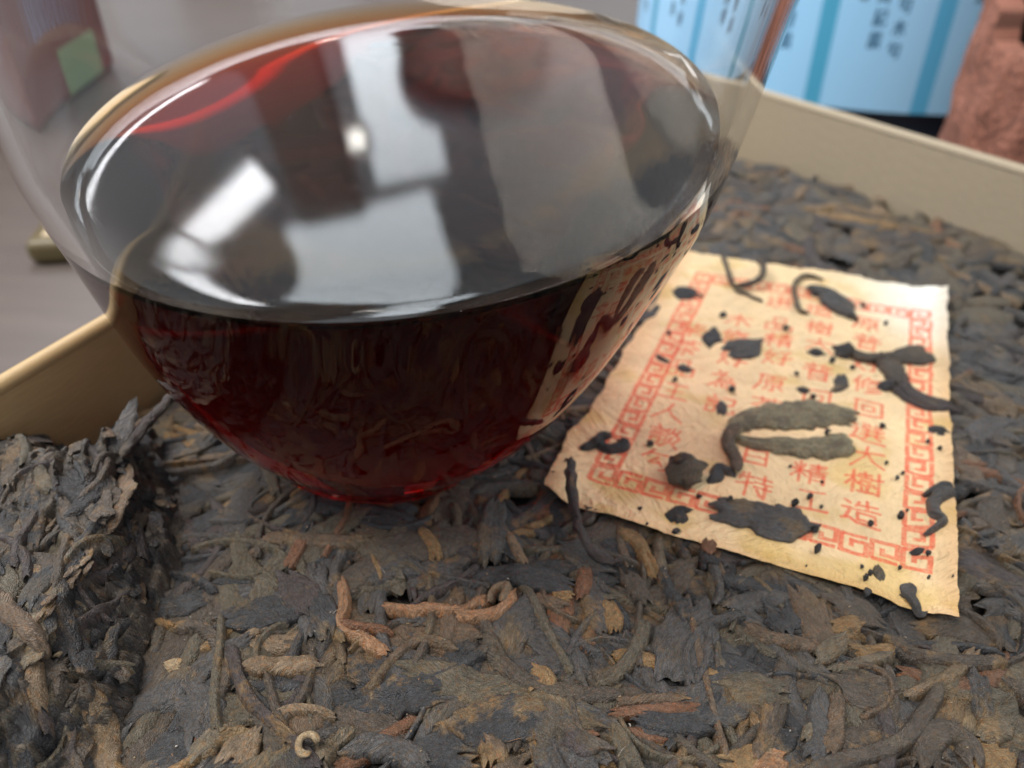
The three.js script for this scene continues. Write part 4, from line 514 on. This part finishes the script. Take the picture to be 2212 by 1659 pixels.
{
  const nD = 90, nR = 64;
  const sheetRows = (line, drop, pos, push) => { const R = []; for (let a = 0; a < NA; a++) { const [c, s] = dirA(a), [rw, dw] = onLine(line, contact(line, a, drop)); R.push([rw, dw]); for (let k = 1; k <= nR; k++) { const u = k / nR, e = u < 0.7 ? u / 0.7 * (rw - 9) : rw - 9 * Math.pow(Math.max(0, 1 - (u - 0.7) / 0.3), 1.8), r = Math.min(e, rw), dd = rw - r; pos.push(r * c, k === nR ? -dw : level(r * c, r * s) + MH * Math.exp(-dd / ML) - drop, r * s); } } return R; };
  const fan = (idx, start, mid) => { const t = (a, k) => start + (a % NA) * nR + k - 1; for (let a = 0; a < NA; a++) { idx.push(mid, t(a, 1), t(a + 1, 1)); for (let k = 1; k < nR; k++) idx.push(t(a, k), t(a, k + 1), t(a + 1, k), t(a + 1, k), t(a, k + 1), t(a + 1, k + 1)); } return t; };
  const tea = thing('brewed_tea', ...cupAt, 'dark red-brown tea filling the glass cup halfway', 'tea'); tea.quaternion.copy(cupRot); tea.scale.setScalar(CK2);
  const P = [], I = []; sheetRows(innerLine, 0, P); P.push(0, LEVEL0, 0); fan(I, 0, P.length / 3 - 1);
  mesh('tea_surface', mm(buf({ pos: P, idx: I })), new THREE.MeshPhysicalMaterial({ color: 0xffffff, transmission: 1, thickness: 0.04, ior: 1.4, roughness: 0.06 }), tea);
  const film = new THREE.MeshPhysicalMaterial({ color: 0xffffff, transmission: 1, thickness: 0, ior: 1.33, roughness: 0 });
  for (const [x, y, r] of [[3.5, -3.2, 0.55], [-1.8, 9.5, 0.22], [7.2, 11.4, 0.26], [-12.6, -7.4, 0.3], [-9.8, -8.2, 0.18], [-15.2, 10.4, 0.2], [11.8, 3.1, 0.16]]) mesh('bubble', mm(new THREE.SphereGeometry(r, 20, 10, 0, 2 * Math.PI, 0, 1.75).translate(x, level(x, y) + 0.1 * r, y)), film, tea);
  const pos = [], idx = [];
  for (let a = 0; a < NA; a++) { const [c, s] = dirA(a), lo = contact(bodyLine, a, 0.03); for (let k = 1; k <= nD; k++) { const [r, d] = onLine(bodyLine, lo * Math.pow(k / nD, 0.8)); pos.push(r * c, -d, r * s); } }
  const base = pos.length / 3; pos.push(0, -bodyLine[0][1], 0); const id = (a, k) => (a % NA) * nD + k - 1;
  for (let a = 0; a < NA; a++) { idx.push(base, id(a + 1, 1), id(a, 1)); for (let k = 1; k < nD; k++) idx.push(id(a, k), id(a + 1, k), id(a, k + 1), id(a, k + 1), id(a + 1, k), id(a + 1, k + 1)); }
  const start = pos.length / 3; sheetRows(bodyLine, 0.03, pos); pos.push(0, LEVEL0 - 0.03, 0); const t = fan(idx, start, pos.length / 3 - 1);
  for (let a = 0; a < NA; a++) idx.push(id(a, nD), id(a + 1, nD), t(a, nR), t(a, nR), id(a + 1, nD), t(a + 1, nR));
  mesh('tea_body', mm(buf({ pos, idx })), new THREE.MeshPhysicalMaterial({ color: 0xffffff, transmission: 1, thickness: 0.04, ior: 1.0, roughness: 0, attenuationColor: new THREE.Color().setRGB(0.89, 0.38, 0.10), attenuationDistance: 0.0020 }), tea);
}

// ------------------------------------------------------------------ things behind the box
{ // blue canister
  const z0 = -372, R = 92, [xc] = [(1850 - PW / 2) / FPX * 355], yb = -24, t = thing('tea_canister', xc, yb, z0, 'pale blue tea canister with cyan stripes and dark writing, standing on a navy base', 'canister');
  const cv = document.createElement('canvas'); cv.width = 2048; cv.height = 512; const c = cv.getContext('2d'); c.fillStyle = '#9fd6ff'; c.fillRect(0, 0, 2048, 512);
  for (let k = 0; k < 16; k++) { c.fillStyle = k % 2 ? '#4fa8d0' : '#58b2e2'; c.fillRect(k * 128 + 40, 0, 20, 512); }
  c.strokeStyle = '#3a6688'; c.lineWidth = 2.4; const gk = Object.keys(GLYPH).filter((k) => !['wang', 'ren', 'gong', 'da'].includes(k));
  for (let k = 0; k < 16; k++) for (const [o, n, y0] of [[78, 14, 60], [100, 14, 110], [124, 9, 240]]) for (let i = 0; i < n; i++) for (const q of GLYPH[pick(gk)]) { c.beginPath(); for (let m = 0; m < q.length; m += 2) { const x = k * 128 + o + q[m] * 0.15, y = y0 + i * 24 + q[m + 1] * 0.2; m ? c.lineTo(x, y) : c.moveTo(x, y); } c.stroke(); }
  const tx = new THREE.CanvasTexture(cv); tx.colorSpace = THREE.SRGBColorSpace; tx.wrapS = THREE.RepeatWrapping;
  mesh('label_sleeve', new THREE.CylinderGeometry(R * MM, R * MM, 0.15, 128, 1, true).translate(0, 0.015 + 0.075, 0).rotateY(1.275), new THREE.MeshStandardMaterial({ map: tx, roughness: 0.35 }), t);
  const l = new THREE.LatheGeometry([[0, 0], [R - 5, 0], [R - 3, 2], [R - 3, 14], [R - 1, 15.2], [R - 1, 16]].map((p) => new THREE.Vector2(p[0] * MM, p[1] * MM)), 96);
  mesh('base_ring', l, new THREE.MeshStandardMaterial({ color: 0x14263a, roughness: 0.4 }), t);
  mesh('lid', new THREE.LatheGeometry([[R + 0.6, 160], [R + 1.2, 164], [R + 1.2, 184], [R - 2, 188], [0, 190]].map((p) => new THREE.Vector2(p[0] * MM, p[1] * MM)), 96), new THREE.MeshStandardMaterial({ color: 0x9fb6c8, roughness: 0.3, metalness: 0.6 }), t);
}
{ // rough terracotta pot with a stepped, broken rim
  const [x0, z0] = [171, -233], R = 36, t = thing('terracotta_pot', x0, -24, z0, 'rough reddish-brown clay pot with a stepped broken rim at the right of the box', 'pot');
  const nA = 200, nH = 60, pos = [], idx = [];
  const RIM = [[0, 86], [60, 68], [110, 48], [170, 48], [178, 49], [182, 56], [192, 58], [198, 68], [204, 84], [260, 92], [360, 86]];
  const rim = (a) => { const d = a * 180 / Math.PI; let k = 0; while (k < RIM.length - 2 && d > RIM[k + 1][0]) k++; return lerp(RIM[k][1], RIM[k + 1][1], clamp((d - RIM[k][0]) / (RIM[k + 1][0] - RIM[k][0]), 0, 1)) + 1.2 * noise(Math.cos(a) * 6, Math.sin(a) * 6, 3); };
  for (let side = 0; side < 2; side++) for (let j = 0; j <= nH; j++) for (let i = 0; i <= nA; i++) {
    const a = i / nA * 2 * Math.PI, h = rim(a) * j / nH, r = (side ? R - 7 : R) + 3 * Math.sin(h / 22) + 1.6 * fbm(Math.cos(a) * 4, Math.sin(a) * 4, h / 12, 3) + 0.6 * noise(Math.cos(a) * 30, Math.sin(a) * 30, h / 1.6);
    pos.push(r * Math.cos(a), h, r * Math.sin(a));
  }
  const w = nA + 1, off = w * (nH + 1); for (let j = 0; j < nH; j++) for (let i = 0; i < nA; i++) { const a = j * w + i; idx.push(a, a + w, a + 1, a + 1, a + w, a + w + 1, off + a, off + a + 1, off + a + w, off + a + 1, off + a + w + 1, off + a + w); }
  for (let i = 0; i < nA; i++) { const a = nH * w + i; idx.push(a, off + a, a + 1, a + 1, off + a, off + a + 1); }
  const tt = dataTex(256, (u, v) => { const k = 0.8 + 0.3 * tn(u, v, 6, 6, 2) + 0.25 * tn(u, v, 30, 30, 5); return [0.66 * k, 0.44 * k, 0.37 * k]; }, true);
  const uv = []; for (let i = 0; i < pos.length; i += 3) uv.push(Math.atan2(pos[i + 2], pos[i]) * 1.5, pos[i + 1] / 40);
  const pm = new THREE.MeshStandardMaterial({ map: tt, roughness: 0.95, bumpMap: tt, bumpScale: 0.0008 });
  mesh('pot_wall', mm(buf({ pos, idx, uv })), pm, t);
  { const lp = [], li = []; for (let j = 0; j <= 30; j++) for (let i = 0; i <= 100; i++) { const a = i / 100 * 2 * Math.PI, h = (rim(a) - 4) * j / 30, r = R - 9.5 + 3 * Math.sin(h / 22) + 1.2 * fbm(Math.cos(a) * 5, Math.sin(a) * 5, h / 9, 3); lp.push(r * Math.cos(a), h, r * Math.sin(a)); } for (let j = 0; j < 30; j++) for (let i = 0; i < 100; i++) { const a = j * 101 + i; li.push(a, a + 1, a + 101, a + 1, a + 102, a + 101); } mesh('pot_inner_shade', mm(buf({ pos: lp, idx: li })), new THREE.MeshStandardMaterial({ color: 0x2e1a16, roughness: 0.9, side: THREE.DoubleSide }), t); }  // dark inner skin: shade of the hollow put in as colour
  mesh('pot_floor', mm(new THREE.CylinderGeometry(R - 3, R - 3, 5, 64).translate(0, 2.6, 0)), pm, t);
}
{ // red-brown tin with a green label, far left
  const A = g(0, 262, -24), B = g(196, 148, -24), L = Math.hypot(B[0] - A[0], B[1] - A[1]), an = Math.atan2(B[1] - A[1], B[0] - A[0]), t = thing('tea_tin', A[0], -24, A[1], 'red-brown tea tin with a green label, behind the cup at the far left', 'tin'); t.rotation.y = -an;
  const LX = L + 40;
  mesh('tin_body', new RoundedBoxGeometry(LX * MM, 0.24, 0.09, 4, 0.004).translate((L - LX / 2) * MM, 0.12, -0.045), new THREE.MeshStandardMaterial({ color: 0x6e3836, roughness: 0.35 }), t);
  mesh('green_label', new RoundedBoxGeometry(L * 0.55 * MM, 0.019, 0.001, 1, 0.0004).translate(L * 0.5 * MM, 0.0115, 0.0004), new THREE.MeshStandardMaterial({ color: 0x82986f, roughness: 0.6 }), t);
}
{ // two tall things further back, seen only as dark reflections in the tea
  const wood = new THREE.MeshStandardMaterial({ color: 0x6b594c, roughness: 0.6 }), t = thing('wooden_cabinet', -268, -24, -800, 'tall dark wooden cabinet behind the table, mirrored as a dark column in the tea', 'cabinet'); t.rotation.y = 0.25;
  mesh('cabinet_body', new RoundedBoxGeometry(0.085, 0.64, 0.12, 3, 0.006).translate(0, 0.32, 0), wood, t); mesh('cabinet_door', new RoundedBoxGeometry(0.07, 0.6, 0.006, 2, 0.002).translate(0, 0.32, 0.063), new THREE.MeshStandardMaterial({ color: 0x756255, roughness: 0.5 }), t);
  const b = thing('tall_jar', -58, -24, -800, 'tall brown jar with a grey lid, mirrored in the far side of the tea', 'jar');
  mesh('jar_body', new THREE.LatheGeometry([[0, 0], [70, 0], [82, 20], [86, 200], [84, 440], [72, 470], [70, 480]].map((p) => new THREE.Vector2(p[0] * MM, p[1] * MM)), 64), new THREE.MeshStandardMaterial({ color: 0x5a3f2e, roughness: 0.4 }), b);
  mesh('jar_lid', new THREE.LatheGeometry([[0, 520], [60, 518], [84, 506], [88, 496], [88, 476], [80, 474]].map((p) => new THREE.Vector2(p[0] * MM, p[1] * MM)), 64), new THREE.MeshStandardMaterial({ color: 0x7a8594, roughness: 0.4 }), b);
}
{ // small dark dish whose corner shows left of the cup
  const A = g(52, 548, -20), t = thing('square_dish', A[0], -24, A[1], 'shallow dark olive dish on the table, its corner left of the cup', 'dish'); t.rotation.y = 0.15;
  mesh('dish_rim', mm(new RoundedBoxGeometry(52, 7, 34, 4, 2.6).translate(26, 3.6, -17)), new THREE.MeshStandardMaterial({ color: 0x5c5236, roughness: 0.4 }), t);
  mesh('dish_inside', mm(new RoundedBoxGeometry(44, 1.2, 27, 3, 0.5).translate(26, 6.9, -17)), new THREE.MeshStandardMaterial({ color: 0xb9a78c, roughness: 0.6 }), t);
}
renderer.render(scene, camera);
